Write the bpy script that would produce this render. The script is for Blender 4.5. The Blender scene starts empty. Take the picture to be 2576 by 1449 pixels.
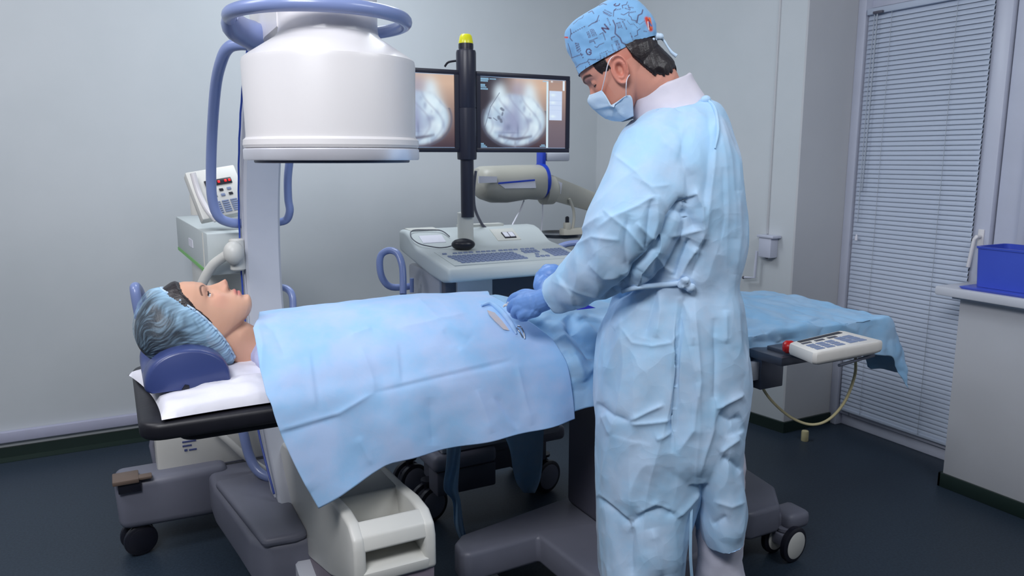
import bpy, bmesh, math, random
import numpy as np
from mathutils import Vector, Matrix, noise
random.seed(7); np.random.seed(7)
PI = math.pi
SC = bpy.context.scene
COL = SC.collection

# ---------------------------------------------------------------- camera
F = 1920.0; CX, CY = 1288.0, 724.5; H = 1.36
PIT = math.atan(329 / F); YAW = math.radians(27.7)
FW = np.array([math.sin(YAW) * math.cos(PIT), math.cos(YAW) * math.cos(PIT), -math.sin(PIT)])
RT = np.array([math.cos(YAW), -math.sin(YAW), 0.0])
UP = np.cross(RT, FW)
FH = np.array([math.sin(YAW), math.cos(YAW), 0.0])
CAM = np.array([0, 0, H])
cd = bpy.data.cameras.new('camera'); cam = bpy.data.objects.new('camera', cd); COL.objects.link(cam)
cam.location = (0, 0, H); cam.rotation_euler = (PI / 2 - PIT, 0, -YAW)
cd.sensor_width = 36; cd.lens = F / 2576 * 36; cd.clip_start = 0.05
cd.dof.use_dof = True; cd.dof.focus_distance = 1.95; cd.dof.aperture_fstop = 7.0
SC.camera = cam
# ---------------------------------------------------------------- world, lights, exposure
SC.view_settings.view_transform = 'Standard'; SC.view_settings.look = 'None'
SC.view_settings.gamma = 1; SC.view_settings.exposure = 0.0
w = bpy.data.worlds.new('world'); SC.world = w; w.use_nodes = True
w.node_tree.nodes['Background'].inputs[0].default_value = (0.50, 0.62, 0.80, 1)
w.node_tree.nodes['Background'].inputs[1].default_value = 0.5
def area(name, loc, target, sx, sy, power, col):
    l = bpy.data.lights.new(name, 'AREA'); l.shape = 'RECTANGLE'; l.size = sx; l.size_y = sy
    l.energy = power; l.color = col
    o = bpy.data.objects.new(name, l); COL.objects.link(o); o.location = loc
    d = Vector(target) - Vector(loc); o.rotation_euler = d.to_track_quat('-Z', 'Y').to_euler()
    return o
area('softbox_key', (-0.55, 0.35, 2.62), (0.95, 1.9, 0.95), 1.0, 0.6, 50, (0.95, 0.96, 1.0))  # stands in for a camera-side softbox, set left to model the folds
area('fill_right', (1.9, 0.2, 2.68), (1.6, 1.7, 0.9), 1.2, 0.6, 20, (0.92, 0.96, 1.0))  # unseen fill from the right, raised for the window side
area('fill_back', (1.0, 3.0, 2.70), (1.0, 3.0, 0.0), 1.2, 0.6, 23, (0.86, 0.93, 1.0))  # unseen fill added over the rear, powered to brighten the walls
area('fill_left', (-1.2, 2.2, 2.70), (-0.9, 2.9, 0.0), 1.2, 0.6, 23, (0.95, 0.95, 1.0))  # unseen fill added to lift the left part of the back wall

# ---------------------------------------------------------------- pixel rays -> points on a plane of the room
def ray(x, y): return FW + RT * (x - CX) / F - UP * (y - CY) / F
def atX(x, y, v): d = ray(x, y); return CAM + d * (v / d[0])
def atY(x, y, v): d = ray(x, y); return CAM + d * (v / d[1])
def atZ(x, y, v): d = ray(x, y); return CAM + d * ((v - H) / d[2])
def atD(x, y, v): d = ray(x, y); return CAM + d * (v / (d[0] * FH[0] + d[1] * FH[1]))
def proj(V):
    q = V - CAM; z = q @ FW
    return np.stack([CX + F * (q @ RT) / z, CY - F * (q @ UP) / z], 1)

# ---------------------------------------------------------------- materials
def lin(c):
    return tuple((v / 255 / 12.92 if v / 255 <= 0.04045 else ((v / 255 + 0.055) / 1.055) ** 2.4) for v in c)
def material(name, rgb, rough=0.5, metal=0.0, rgb2=None, scale=6.0, bump=0.0, bscale=60.0, spec=0.5, alpha=1.0,
             emit=None, attr=None, sheen=0.0, coat=0.0, detail=4.0, sss=0.0):
    m = bpy.data.materials.new(name); m.use_nodes = True
    N = m.node_tree.nodes; L = m.node_tree.links; b = N['Principled BSDF']
    c1 = lin(rgb) + (1,)
    b.inputs['Roughness'].default_value = rough; b.inputs['Metallic'].default_value = metal
    b.inputs['Specular IOR Level'].default_value = spec
    b.inputs['Alpha'].default_value = alpha
    b.inputs['Coat Weight'].default_value = coat
    b.inputs['Sheen Weight'].default_value = sheen
    if sss: 
        b.inputs['Subsurface Weight'].default_value = sss; b.inputs['Subsurface Radius'].default_value = (1, .35, .2); b.inputs['Subsurface Scale'].default_value = 0.008
    tc = N.new('ShaderNodeTexCoord')
    if attr:
        a = N.new('ShaderNodeAttribute'); a.attribute_name = attr; L.new(a.outputs['Color'], b.inputs['Base Color'])
    else:
        n = N.new('ShaderNodeTexNoise'); n.inputs['Scale'].default_value = scale; n.inputs['Detail'].default_value = detail
        n.inputs['Roughness'].default_value = 0.6
        L.new(tc.outputs['Object'], n.inputs['Vector'])
        r = N.new('ShaderNodeValToRGB'); r.color_ramp.elements[0].position = 0.38; r.color_ramp.elements[1].position = 0.62
        c2 = (lin(rgb2) + (1,)) if rgb2 else tuple(v * 0.96 for v in c1[:3]) + (1,)
        r.color_ramp.elements[0].color = c1; r.color_ramp.elements[1].color = c2
        L.new(n.outputs['Fac'], r.inputs['Fac']); L.new(r.outputs['Color'], b.inputs['Base Color'])
    if bump:
        n2 = N.new('ShaderNodeTexNoise'); n2.inputs['Scale'].default_value = bscale; n2.inputs['Detail'].default_value = 5
        L.new(tc.outputs['Object'], n2.inputs['Vector'])
        bp = N.new('ShaderNodeBump'); bp.inputs['Strength'].default_value = bump; bp.inputs['Distance'].default_value = 0.004
        L.new(n2.outputs['Fac'], bp.inputs['Height']); L.new(bp.outputs['Normal'], b.inputs['Normal'])
    if emit:
        b.inputs['Emission Color'].default_value = lin(emit[:3]) + (1,); b.inputs['Emission Strength'].default_value = emit[3]
    return m
def emit_attr(name, strength):
    m = bpy.data.materials.new(name); m.use_nodes = True
    N = m.node_tree.nodes; L = m.node_tree.links; b = N['Principled BSDF']
    a = N.new('ShaderNodeAttribute'); a.attribute_name = 'Col'
    b.inputs['Base Color'].default_value = (0.01, 0.01, 0.012, 1); b.inputs['Roughness'].default_value = 0.35
    L.new(a.outputs['Color'], b.inputs['Emission Color']); b.inputs['Emission Strength'].default_value = strength
    return m
def cloth_material(name, c1, c2, bump=0.25, trans=0.0, fibre=0.0):
    """thin nonwoven fabric: soft mottling in colour, fine crumple in relief"""
    m = material(name, c1, rough=0.75, rgb2=c2, scale=9.0, spec=0.2, sheen=0.15, detail=6)
    N = m.node_tree.nodes; L = m.node_tree.links; b = N['Principled BSDF']
    tc = N.new('ShaderNodeTexCoord')
    n1 = N.new('ShaderNodeTexNoise'); n1.inputs['Scale'].default_value = 5; n1.inputs['Detail'].default_value = 3
    L.new(tc.outputs['Object'], n1.inputs['Vector'])
    wp = N.new('ShaderNodeVectorMath'); wp.operation = 'MULTIPLY_ADD'; wp.inputs[1].default_value = (.16, .16, .16)
    L.new(n1.outputs['Color'], wp.inputs[0]); L.new(tc.outputs['Object'], wp.inputs[2])
    prev = n1.outputs['Fac']
    for sc_v, am in ((4.5, 1.0), (10.0, .42), (24.0, .08)):
        vv = N.new('ShaderNodeTexVoronoi'); vv.inputs['Scale'].default_value = sc_v; L.new(wp.outputs[0], vv.inputs['Vector'])
        mm = N.new('ShaderNodeMath'); mm.operation = 'MULTIPLY_ADD'; mm.inputs[1].default_value = am
        L.new(vv.outputs['Distance'], mm.inputs[0]); L.new(prev, mm.inputs[2]); prev = mm.outputs[0]
    bp = N.new('ShaderNodeBump'); bp.inputs['Strength'].default_value = bump; bp.inputs['Distance'].default_value = 0.014
    L.new(prev, bp.inputs['Height'])
    n3 = N.new('ShaderNodeTexNoise'); n3.inputs['Scale'].default_value = 420; n3.inputs['Detail'].default_value = 2
    L.new(tc.outputs['Object'], n3.inputs['Vector'])
    b2 = N.new('ShaderNodeBump'); b2.inputs['Strength'].default_value = 0.15; b2.inputs['Distance'].default_value = 0.0006
    L.new(n3.outputs['Fac'], b2.inputs['Height']); L.new(bp.outputs['Normal'], b2.inputs['Normal'])
    L.new(b2.outputs['Normal'], b.inputs['Normal'])
    if trans:
        t = N.new('ShaderNodeBsdfTranslucent'); mix = N.new('ShaderNodeMixShader'); mix.inputs[0].default_value = trans
        src = b.inputs['Base Color'].links[0].from_socket; L.new(src, t.inputs['Color'])
        out = N['Material Output']; L.new(b.outputs[0], mix.inputs[1]); L.new(t.outputs[0], mix.inputs[2]); L.new(mix.outputs[0], out.inputs[0])
    return m

M = {}
M['wall'] = material('wall_paint', (196, 201, 205), 0.42, rgb2=(190, 196, 200), scale=1.2, spec=0.35)
M['wall2'] = material('column_paint', (196, 197, 200), 0.5, rgb2=(190, 191, 195), scale=1.2)
M['ceil'] = material('ceiling_paint', (225, 226, 228), 0.8)
M['white'] = material('white_enamel', (224, 221, 222), 0.34, rgb2=(220, 218, 220), scale=2, coat=0.15)
M['offwhite'] = material('offwhite_plastic', (214, 213, 207), 0.38, rgb2=(209, 209, 204), scale=3)
M['arc'] = material('pale_grey_paint', (200, 203, 212), 0.42, rgb2=(195, 198, 208), scale=3)
M['greyp'] = material('grey_base_paint', (116, 118, 132), 0.45, rgb2=(111, 113, 127), scale=3)
M['greyd'] = material('mid_grey_base_paint', (84, 84, 98), 0.45, rgb2=(79, 79, 93), scale=3)
M['mauve'] = material('mauve_band', (128, 118, 130), 0.5)
M['silver'] = material('brushed_silver', (242, 242, 250), 0.30, 0.5)
M['darkface'] = material('dark_window_face', (70, 78, 100), 0.4)
M['blueh'] = material('periwinkle_blue_tube', (132, 148, 196), 0.3, rgb2=(128, 144, 192), scale=3, coat=0.2)
M['cableb'] = material('blue_cable', (50, 78, 170), 0.4)
M['black'] = material('black_vinyl', (20, 20, 28), 0.45, rgb2=(24, 24, 32), scale=8, bump=0.1)
M['blackp'] = material('black_plastic', (28, 29, 40), 0.35)
M['post'] = material('dark_post_paint', (34, 36, 52), 0.38)
M['console'] = material('console_grey_plastic', (194, 202, 202), 0.45, rgb2=(190, 198, 199), scale=3)
M['consolei'] = material('console_pale_plastic', (205, 206, 200), 0.5)
M['conbody'] = material('console_cabinet_grey', (168, 172, 182), 0.5)
M['condark'] = material('console_cabinet_dark', (84, 86, 98), 0.5)
M['key'] = material('blue_grey_key', (124, 138, 170), 0.5)
M['yellow'] = material('yellow_green_lens', (196, 196, 30), 0.25, emit=(190, 185, 20, 0.25))
M['beige'] = material('beige_device_plastic', (186, 184, 172), 0.4, rgb2=(181, 179, 168), scale=3)
M['royal'] = material('royal_blue_plastic', (30, 66, 190), 0.35)
M['bluebox'] = material('blue_bin_plastic', (68, 90, 200), 0.3, rgb2=(64, 85, 194), scale=3)
M['navy'] = material('navy_vinyl', (58, 72, 126), 0.38, rgb2=(54, 68, 121), scale=4, coat=0.1)
M['pillow'] = cloth_material('white_pillow_cotton', (232, 231, 240), (226, 226, 236), 0.35)
M['drape'] = cloth_material('blue_drape_nonwoven', (158, 201, 242), (178, 203, 240), 0.30, 0.0)
M['drape2'] = cloth_material('blue_leg_drape_nonwoven', (142, 190, 228), (158, 193, 224), 0.6, 0.0)
M['gown'] = cloth_material('pale_blue_gown_nonwoven', (170, 210, 242), (187, 213, 240), 0.8, 0.0)
M['glove'] = material('blue_nitrile', (118, 160, 224), 0.45, rgb2=(112, 154, 218), scale=12, bump=0.12, bscale=60)
M['mask'] = material('pale_blue_mask', (196, 218, 238), 0.7, rgb2=(188, 212, 236), scale=14, bump=0.2, bscale=90)
M['shirt'] = cloth_material('white_shirt_cotton', (214, 210, 222), (208, 204, 218), 0.3)
M['lilac'] = cloth_material('lilac_shirt_cotton', (196, 200, 236), (188, 192, 230), 0.3)
M['trouser'] = cloth_material('white_trouser_cotton', (206, 206, 220), (198, 198, 214), 0.4)
M['hair'] = material('dark_hair', (26, 20, 24), 0.40, rgb2=(36, 29, 32), scale=90, bump=0.25, bscale=240)
M['skin'] = material('skin', (226, 178, 152), 0.48, attr='Col', spec=0.35, sss=0.12, bump=0.06, bscale=500)
M['floor'] = material('floor_vinyl', (38, 49, 62), 0.42, rgb2=(47, 60, 74), scale=120, detail=8, spec=0.35)
M['green'] = material('dark_green_skirting', (28, 44, 40), 0.4)
M['lilacw'] = material('pale_cable_duct', (176, 178, 200), 0.5)
M['upvc'] = material('window_frame_pvc', (196, 200, 216), 0.35)
M['slat'] = material('blind_slat_enamel', (186, 196, 214), 0.4, rgb2=(182, 192, 210), scale=2)
M['cord'] = material('pale_cord', (170, 178, 190), 0.6)
M['cab'] = material('cabinet_laminate', (196, 198, 204), 0.45, rgb2=(190, 191, 196), scale=1.5)
M['cabtop'] = material('worktop_laminate', (206, 208, 216), 0.4)
M['brown'] = material('brown_plate', (108, 92, 82), 0.5)
M['creamc'] = material('cream_cable', (206, 194, 150), 0.5)
M['red'] = material('red_button', (190, 20, 18), 0.3)
M['handset'] = material('handset_cream', (226, 222, 216), 0.4)
M['steel'] = material('steel', (170, 172, 178), 0.25, 1.0)
M['dsteel'] = material('dark_steel_rail', (96, 100, 112), 0.35, 0.6)
M['ledred'] = material('red_digit', (230, 30, 30), 0.4, emit=(240, 30, 40, 0.7))
M['greens'] = material('green_stripe', (110, 190, 80), 0.4)
M['label'] = material('white_label', (226, 226, 236), 0.6)
M['labelb'] = material('label_print', (70, 80, 130), 0.6)
M['eye'] = material('eye_white', (225, 222, 224), 0.2, coat=0.5)
M['iris'] = material('dark_iris', (44, 34, 34), 0.15, coat=0.6)
M['gauze'] = material('beige_gauze', (186, 186, 196), 0.85, rgb2=(200, 186, 182), scale=40)
M['violet'] = material('violet_plastic', (62, 62, 200), 0.4)
M['glass'] = material('window_glass', (190, 205, 220), 0.08, alpha=0.35)

# ---------------------------------------------------------------- mesh helpers
class G:
    """collects vertices and faces of one mesh object"""
    def __init__(s): s.v = []; s.f = []; s.cut = 0
    def add(s, V, Fc):
        n = len(s.v); s.v.extend([tuple(map(float, p)) for p in V]); s.f.extend([tuple(i + n for i in f) for f in Fc]); return s
    def box(s, x0, x1, y0, y1, z0, z1, bev=0.0, seg=2, rot=None, org=None):
        bm = bmesh.new(); bmesh.ops.create_cube(bm, size=1)
        for v in bm.verts:
            v.co = Vector(((x0 + x1) / 2 + v.co.x * (x1 - x0), (y0 + y1) / 2 + v.co.y * (y1 - y0), (z0 + z1) / 2 + v.co.z * (z1 - z0)))
        return s._fin(bm, bev, seg, rot, org)
    def prism(s, pts, axis, a, b, bev=0.0, seg=2, rot=None, org=None):
        """pts: outline in the two other axes in order (X: y,z  Y: x,z  Z: x,y)"""
        bm = bmesh.new(); vs = []
        for t in (a, b):
            vs.append([bm.verts.new({'X': (t, p[0], p[1]), 'Y': (p[0], t, p[1]), 'Z': (p[0], p[1], t)}[axis]) for p in pts])
        bm.faces.new(vs[0]); bm.faces.new(vs[1][::-1])
        n = len(pts)
        for i in range(n): bm.faces.new((vs[0][(i + 1) % n], vs[0][i], vs[1][i], vs[1][(i + 1) % n]))
        bmesh.ops.recalc_face_normals(bm, faces=bm.faces[:])
        return s._fin(bm, bev, seg, rot, org)
    def _fin(s, bm, bev, seg, rot, org):
        if bev: bmesh.ops.bevel(bm, geom=[e for e in bm.edges if e.calc_face_angle(0) > 0.6], offset=bev, segments=seg, affect='EDGES', profile=0.5, clamp_overlap=True)
        if rot is not None:
            bm.transform(Matrix.Translation(org) @ rot.to_4x4() @ Matrix.Translation(-Vector(org)))
        bm.verts.index_update()
        s.add([v.co for v in bm.verts], [[v.index for v in f.verts] for f in bm.faces]); bm.free(); return s
    def loft(s, rings, cap=True, closed=True):
        n = len(rings[0]); k = len(s.v)
        for r in rings: s.v.extend([tuple(map(float, p)) for p in r])
        for i in range(len(rings) - 1):
            for j in range(n if closed else n - 1):
                a = k + i * n + j; b = k + i * n + (j + 1) % n
                s.f.append((a, b, b + n, a + n))
        if cap and closed:
            s.f.append(tuple(k + j for j in range(n))[::-1]); s.f.append(tuple(k + (len(rings) - 1) * n + j for j in range(n)))
        return s
    def lathe(s, prof, c, n=48, axis=(0, 0, 1), cap=True):
        ax = Vector(axis).normalized(); u = ax.orthogonal().normalized(); v = ax.cross(u)
        c = Vector(c); rings = []
        for r, z in prof:
            rings.append([c + ax * z + (u * math.cos(2 * PI * j / n) + v * math.sin(2 * PI * j / n)) * max(r, 1e-5) for j in range(n)])
        return s.loft(rings, cap)
    def tube(s, path, r, n=12, cap=True, smooth=0, flat=None):
        P = [Vector(p) for p in path]
        R = list(r) if hasattr(r, '__len__') else [r] * len(P)
        if smooth: P, R = spline(P, R, smooth)
        T = [(P[min(i + 1, len(P) - 1)] - P[max(i - 1, 0)]).normalized() for i in range(len(P))]
        u = T[0].orthogonal().normalized(); rings = []
        for i, p in enumerate(P):
            u = (u - T[i] * u.dot(T[i])).normalized(); v = T[i].cross(u)
            rings.append([p + (u * math.cos(2 * PI * j / n) + v * math.sin(2 * PI * j / n)) * R[i] for j in range(n)])
        return s.loft(rings, cap)
    def ball(s, c, rx, ry=None, rz=None, n=24, m=14, rot=None):
        ry = ry or rx; rz = rz or rx; rings = []
        for i in range(m + 1):
            t = -PI / 2 + PI * i / m; t = max(-1.5, min(1.5, t))
            rings.append([Vector((rx * math.cos(t) * math.cos(2 * PI * j / n), ry * math.cos(t) * math.sin(2 * PI * j / n), rz * math.sin(t))) for j in range(n)])
        if rot is not None: rings = [[rot @ p for p in r] for r in rings]
        return s.loft([[Vector(c) + p for p in r] for r in rings])
    def build(s, name, mat, parent=None, smooth=40, kind=None):
        return mesh_obj(name, s.v, s.f, mat, parent, smooth, kind)
def spline(P, R, k):
    out = []; rr = []
    n = len(P)
    for i in range(n - 1):
        p0 = P[max(i - 1, 0)]; p1 = P[i]; p2 = P[i + 1]; p3 = P[min(i + 2, n - 1)]
        for j in range(k):
            t = j / k
            out.append(0.5 * ((2 * p1) + (p2 - p0) * t + (2 * p0 - 5 * p1 + 4 * p2 - p3) * t * t + (3 * p1 - p0 - 3 * p2 + p3) * t ** 3))
            rr.append(R[i] + (R[i + 1] - R[i]) * (3 * t * t - 2 * t ** 3))
    out.append(P[-1]); rr.append(R[-1]); return out, rr
ORG = {}
def mesh_obj(name, V, Fc, mat, parent=None, smooth=40, kind=None):
    V = np.asarray(V, float)
    if parent is not None: org = ORG[parent.name]
    else:
        lo, hi = V.min(0), V.max(0); org = np.array([(lo[0] + hi[0]) / 2, (lo[1] + hi[1]) / 2, lo[2]])
    me = bpy.data.meshes.new(name)
    me.from_pydata([tuple(p) for p in (V - org)], [], [tuple(f) for f in Fc]); me.update()
    if smooth:
        me.shade_smooth(); me.set_sharp_from_angle(angle=math.radians(smooth))
    o = bpy.data.objects.new(name, me); COL.objects.link(o)
    if mat: me.materials.append(mat)
    if parent is not None: o.parent = parent
    else: o.location = org
    ORG[o.name] = org
    if kind: o['kind'] = kind
    return o
def struct(name, g, mat, smooth=0): return g.build(name, mat, None, smooth, 'structure')
def thing(name, label, cat, loc, group=None):
    o = bpy.data.objects.new(name, None); COL.objects.link(o); o.empty_display_size = 0.1
    o.location = loc; o['label'] = label; o['category'] = cat
    if group: o['group'] = group
    ORG[o.name] = np.array(loc, float); return o
def tag(o, label, cat, group=None):
    o['label'] = label; o['category'] = cat
    if group: o['group'] = group
    return o
def set_col(o, C, attr='Col'):
    a = o.data.color_attributes.new(attr, 'FLOAT_COLOR', 'POINT')
    C = np.asarray(C, float)
    if C.shape[1] == 3: C = np.concatenate([C, np.ones((len(C), 1))], 1)
    a.data.foreach_set('color', C.ravel().astype(np.float32))
def remesh(g, voxel, smooth=0, fac=0.5):
    """one continuous skin around the collected solids; returns vertices, faces, normals"""
    me = bpy.data.meshes.new('tmp'); me.from_pydata(g.v, [], g.f); me.update()
    o = bpy.data.objects.new('tmp', me); COL.objects.link(o)
    m = o.modifiers.new('r', 'REMESH'); m.mode = 'VOXEL'; m.voxel_size = voxel
    if smooth: sm = o.modifiers.new('s', 'SMOOTH'); sm.factor = fac; sm.iterations = smooth
    dg = bpy.context.evaluated_depsgraph_get(); dg.update()
    me2 = bpy.data.meshes.new_from_object(o.evaluated_get(dg))
    V = np.empty(len(me2.vertices) * 3); me2.vertices.foreach_get('co', V)
    fs = [tuple(p.vertices) for p in me2.polygons]
    bpy.data.objects.remove(o); bpy.data.meshes.remove(me); bpy.data.meshes.remove(me2)
    V = V.reshape(-1, 3); return V, fs
def normals(V, fs):
    Q = np.array([f if len(f) == 4 else f + (f[-1],) for f in fs])
    n = np.cross(V[Q[:, 2]] - V[Q[:, 0]], V[Q[:, 3]] - V[Q[:, 1]])
    N = np.zeros_like(V)
    for k in range(4): np.add.at(N, Q[:, k], n)
    return N / (np.linalg.norm(N, axis=1, keepdims=True) + 1e-12)
def seg_dist(P, A, B):
    d = B - A; t = np.clip(((P - A) @ d) / (d @ d + 1e-9), 0, 1)
    q = P - (A + t[:, None] * d); s = np.sign(d[0] * q[:, 1] - d[1] * q[:, 0])
    return np.hypot(q[:, 0], q[:, 1]), t, s
def poly_dist(P, pts):
    best = np.full(len(P), 1e9); T = np.zeros(len(P)); S = np.ones(len(P))
    pts = [np.array(p, float) for p in pts]; L = [np.linalg.norm(b - a) for a, b in zip(pts, pts[1:])]; tot = sum(L); acc = 0
    for a, b, l in zip(pts, pts[1:], L):
        d, t, s = seg_dist(P, a, b); m = d < best
        best[m] = d[m]; T[m] = ((acc + t * l) / tot)[m]; S[m] = s[m]; acc += l
    return best, T, S
def creases(V, N, strokes):
    """folds of the cloth, each along its own course on the camera side of the surface"""
    P = proj(V); tc = CAM - V; tc /= np.linalg.norm(tc, axis=1, keepdims=True)
    face = np.clip((N * tc).sum(1) * 4, 0, 1); H_ = np.zeros(len(V))
    for pts, wd, amp, kind in strokes:
        d, t, s = poly_dist(P, pts)
        taper = np.clip(np.minimum(t, 1 - t) * 6, 0, 1) ** 0.7
        if kind == 'r': h = 1.25 * np.exp(-np.sqrt(d * d + 5.0) / (wd * 1.15))
        elif kind == 'R': h = 1.0 * np.exp(-(np.sqrt(d * d + 3.0) - 1.2) / (wd * 1.2))     # crest with long soft sides
        else:  # step: one side raised
            h = s * (d / wd) * np.exp(-(d / wd) ** 1.2) * 1.6
        H_ += h * taper * amp
    return V + N * (H_ * face)[:, None]
def fbm(V, scale, oct=3, off=0.0):
    out = np.zeros(len(V)); a = 1.0; f = scale
    for _ in range(oct):
        out += a * np.array([noise.noise(Vector(p)) for p in (V * f + off)]); a *= 0.5; f *= 2.05
    return out

# ================================================================ the room
X1 = 2.9; XW = 3.27; YB = 4.0; ZC = 2.80
struct('floor', G().box(-3.0, 3.45, -2.6, YB + .1, -0.1, 0), M['floor'])
struct('ceiling', G().box(-3.0, 3.45, -2.6, YB + .1, ZC, ZC + .1), M['ceil'])
struct('wall_back', G().box(-3.0, 2.80, YB, YB + .1, 0, ZC), M['wall'])
struct('wall_left', G().box(-3.0, -2.9, -2.6, YB, 0, ZC), M['wall'])
struct('wall_near', G().box(-2.9, 3.45, -2.6, -2.5, 0, ZC), M['wall'])
struct('wall_right', G().prism([(X1, 2.605), (2.69, YB), (2.9, YB + .1), (3.45, YB + .1), (3.45, 2.65), (X1, 2.65)], 'Z', 0, ZC), M['wall'])
struct('wall_column', G().box(X1 - .001, 3.45, 2.600, 2.64, 0, ZC), M['wall2'])
struct('wall_window', G().box(3.33, 3.45, -2.5, 2.6, 0, ZC), M['wall2'])
struct('baseboard_back', G().prism([(YB, 0.0), (YB, .058), (YB - .012, .058), (YB - .014, .012), (YB - .05, .003), (YB - .05, 0)], 'X', -2.9, 2.70), M['green'])
g = G()
d = Vector((2.69 - X1, YB - 2.605)).normalized(); nrm = Vector((-d.y, d.x))
g.prism([(X1, 2.60), (X1 + nrm.x * .012, 2.59 + nrm.y * .012), (2.69 + nrm.x * .012, YB - .01), (2.69, YB - .01)], 'Z', 0, .055)
struct('baseboard_right', g, M['green'])
struct('baseboard_column', G().box(X1 - .012, XW + .0, 2.588, 2.60, 0, .055), M['green'])
o = G().box(-2.9, 2.70, YB - .028, YB, .085, .135, .004).build('trim_1', M['lilacw'], None, 30, 'structure')

# window: tall balcony window with a fixed part
def wbox(y0, y1, z0, z1, x=XW, t=.06, b=.004): return G().box(x, x + t, y0, y1, z0, z1, b)
win = G()
win.box(XW - .045, 3.33, 2.556, 2.60, 0, ZC, .004)
win.box(XW - .0, 3.33, 1.79, 1.885, 0.0, ZC, .004)
win.box(XW, 3.33, 1.885, 2.60, 2.055, 2.12, .004)
win.box(XW, 3.33, 1.885, 2.60, 0.0, .06, .004)
win.box(XW, 3.33, -0.2, 1.79, .78, .86, .004)
win.box(XW, 3.33, -0.2, 1.79, 2.055, 2.12, .004)
win.box(XW, 3.33, -0.2, -0.1, 0, ZC, .004)
wf = struct('window_1', win, M['upvc'], 30)
sash = G()
sash.box(XW - .02, XW + .03, 2.50, 2.575, .06, 2.05, .006).box(XW - .02, XW + .03, 1.892, 1.965, .06, 2.05, .006)
sash.box(XW - .02, XW + .03, 1.965, 2.50, .06, .13, .006).box(XW - .02, XW + .03, 1.965, 2.50, 1.985, 2.05, .006)
so = sash.build('window_sash', M['upvc'], wf, 30)
G().box(XW + .01, XW + .016, 1.965, 2.50, .13, 1.985).build('pane', M['glass'], wf, 0)
G().box(XW + .01, XW + .016, -0.1, 1.79, .86, 2.055).build('pane', M['glass'], wf, 0)
hp = G().tube([(XW - .02, 1.925, 1.03), (XW - .055, 1.925, 1.03), (XW - .058, 1.93, 1.02), (XW - .058, 1.945, .90)], .008, 10)
hp.box(XW - .026, XW - .02, 1.912, 1.938, .98, 1.06, .003)
hp.build('window_handle', M['white'], so, 40)
# right-hand sash frame
G().box(XW - .02, XW + .03, 1.79 - .065, 1.785, .86, 2.05, .006).box(XW - .02, XW + .03, -.1, -.03, .86, 2.05, .006) \
   .box(XW - .02, XW + .03, -.03, 1.725, .86, .925, .006).box(XW - .02, XW + .03, -.03, 1.725, 1.985, 2.05, .006).build('window_sash', M['upvc'], wf, 30)

def blind(y0, y1, z0, z1, label, x=XW - .030, cords=(), wand=False):
    t = thing('window_blind', label, 'blind', (x, (y0 + y1) / 2, z0))
    G().box(x - .018, x + .010, y0, y1, z1 - .028, z1, .003).build('head_rail', M['slat'], t)
    s = G(); pitch = .0215; z = z1 - .04
    while z > z0 + .02:
        ring = []
        for k in range(5):
            a = (k / 4 - .5); ring.append((x + a * .010 + .0035 * (1 - 4 * a * a) * -1, z - a * -.0245))
        s.loft([[(p[0], yy, p[1]) for p in ring] for yy in (y0 + .003, y1 - .003)], cap=False, closed=False)
        z -= pitch
    so_ = s.build('slats', M['slat'], t, 60)
    G().box(x - .010, x + .008, y0 + .002, y1 - .002, z0, z0 + .016, .003).build('bottom_rail', M['slat'], t)
    for c in cords:
        G().tube([(x - .0125, c, z1 - .02), (x - .0125, c, z0 + .01)], .0012, 6).build('ladder_cord', M['cord'], t)
    if wand:
        G().tube([(x - .022, y1 - .045, z1 - .03), (x - .026, y1 - .042, 1.62), (x - .024, y1 - .04, 1.05)], .0022, 6).build('pull_cord', M['cord'], t)
        G().lathe([(.002, .03), (.006, .02), (.007, 0), (.002, -.002)], (x - .024, y1 - .04, .96), 12).build('cord_tassel', M['label'], t)
        G().tube([(x - .022, y1 - .06, z1 - .03), (x - .026, y1 - .058, 1.5), (x - .026, y1 - .052, 1.2)], .003, 8).build('tilt_wand', M['cord'], t)
        G().box(x - .03, x - .016, y1 - .09, y1 - .04, z1 - .03, z1 - .018, .002).build('bracket_clip', M['greyd'], t)
    return t
blind(1.955, 2.548, .085, 2.045, 'tall pale closed slatted blind over the balcony window behind the table foot', cords=(2.11, 2.42), wand=True)
blind(1.905, 2.545, 2.14, 2.42, 'short slatted blind over the transom above the tall blind', x=XW - .035, cords=(2.1, 2.4))
blind(-.06, 1.745, .90, 2.045, 'slatted blind beyond the window handle at the right edge, above the blue tub', cords=(1.5, .9, .3))
G().box(XW - .03, 3.33, 2.56, 2.60, .0, ZC, .003)

# white cabinet by the window with overhanging worktop
cbt = thing('radiator_cabinet', 'white laminate cabinet below the window at the right edge', 'cabinet', (3.12, .8, 0))
G().box(3.0, 3.24, -.2, 1.835, .0, .80, .003).build('body', M['cab'], cbt)
G().box(2.988, 3.0, -.2, 1.847, 0, .06, .002).box(2.988, 3.24, 1.835, 1.847, 0, .06, .002).build('plinth', M['green'], cbt)
G().box(2.93, 3.245, -.25, 1.90, .812, .848, .006).box(2.97, 3.24, -.2, 1.85, .80, .812).build('worktop', M['cabtop'], cbt)
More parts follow.
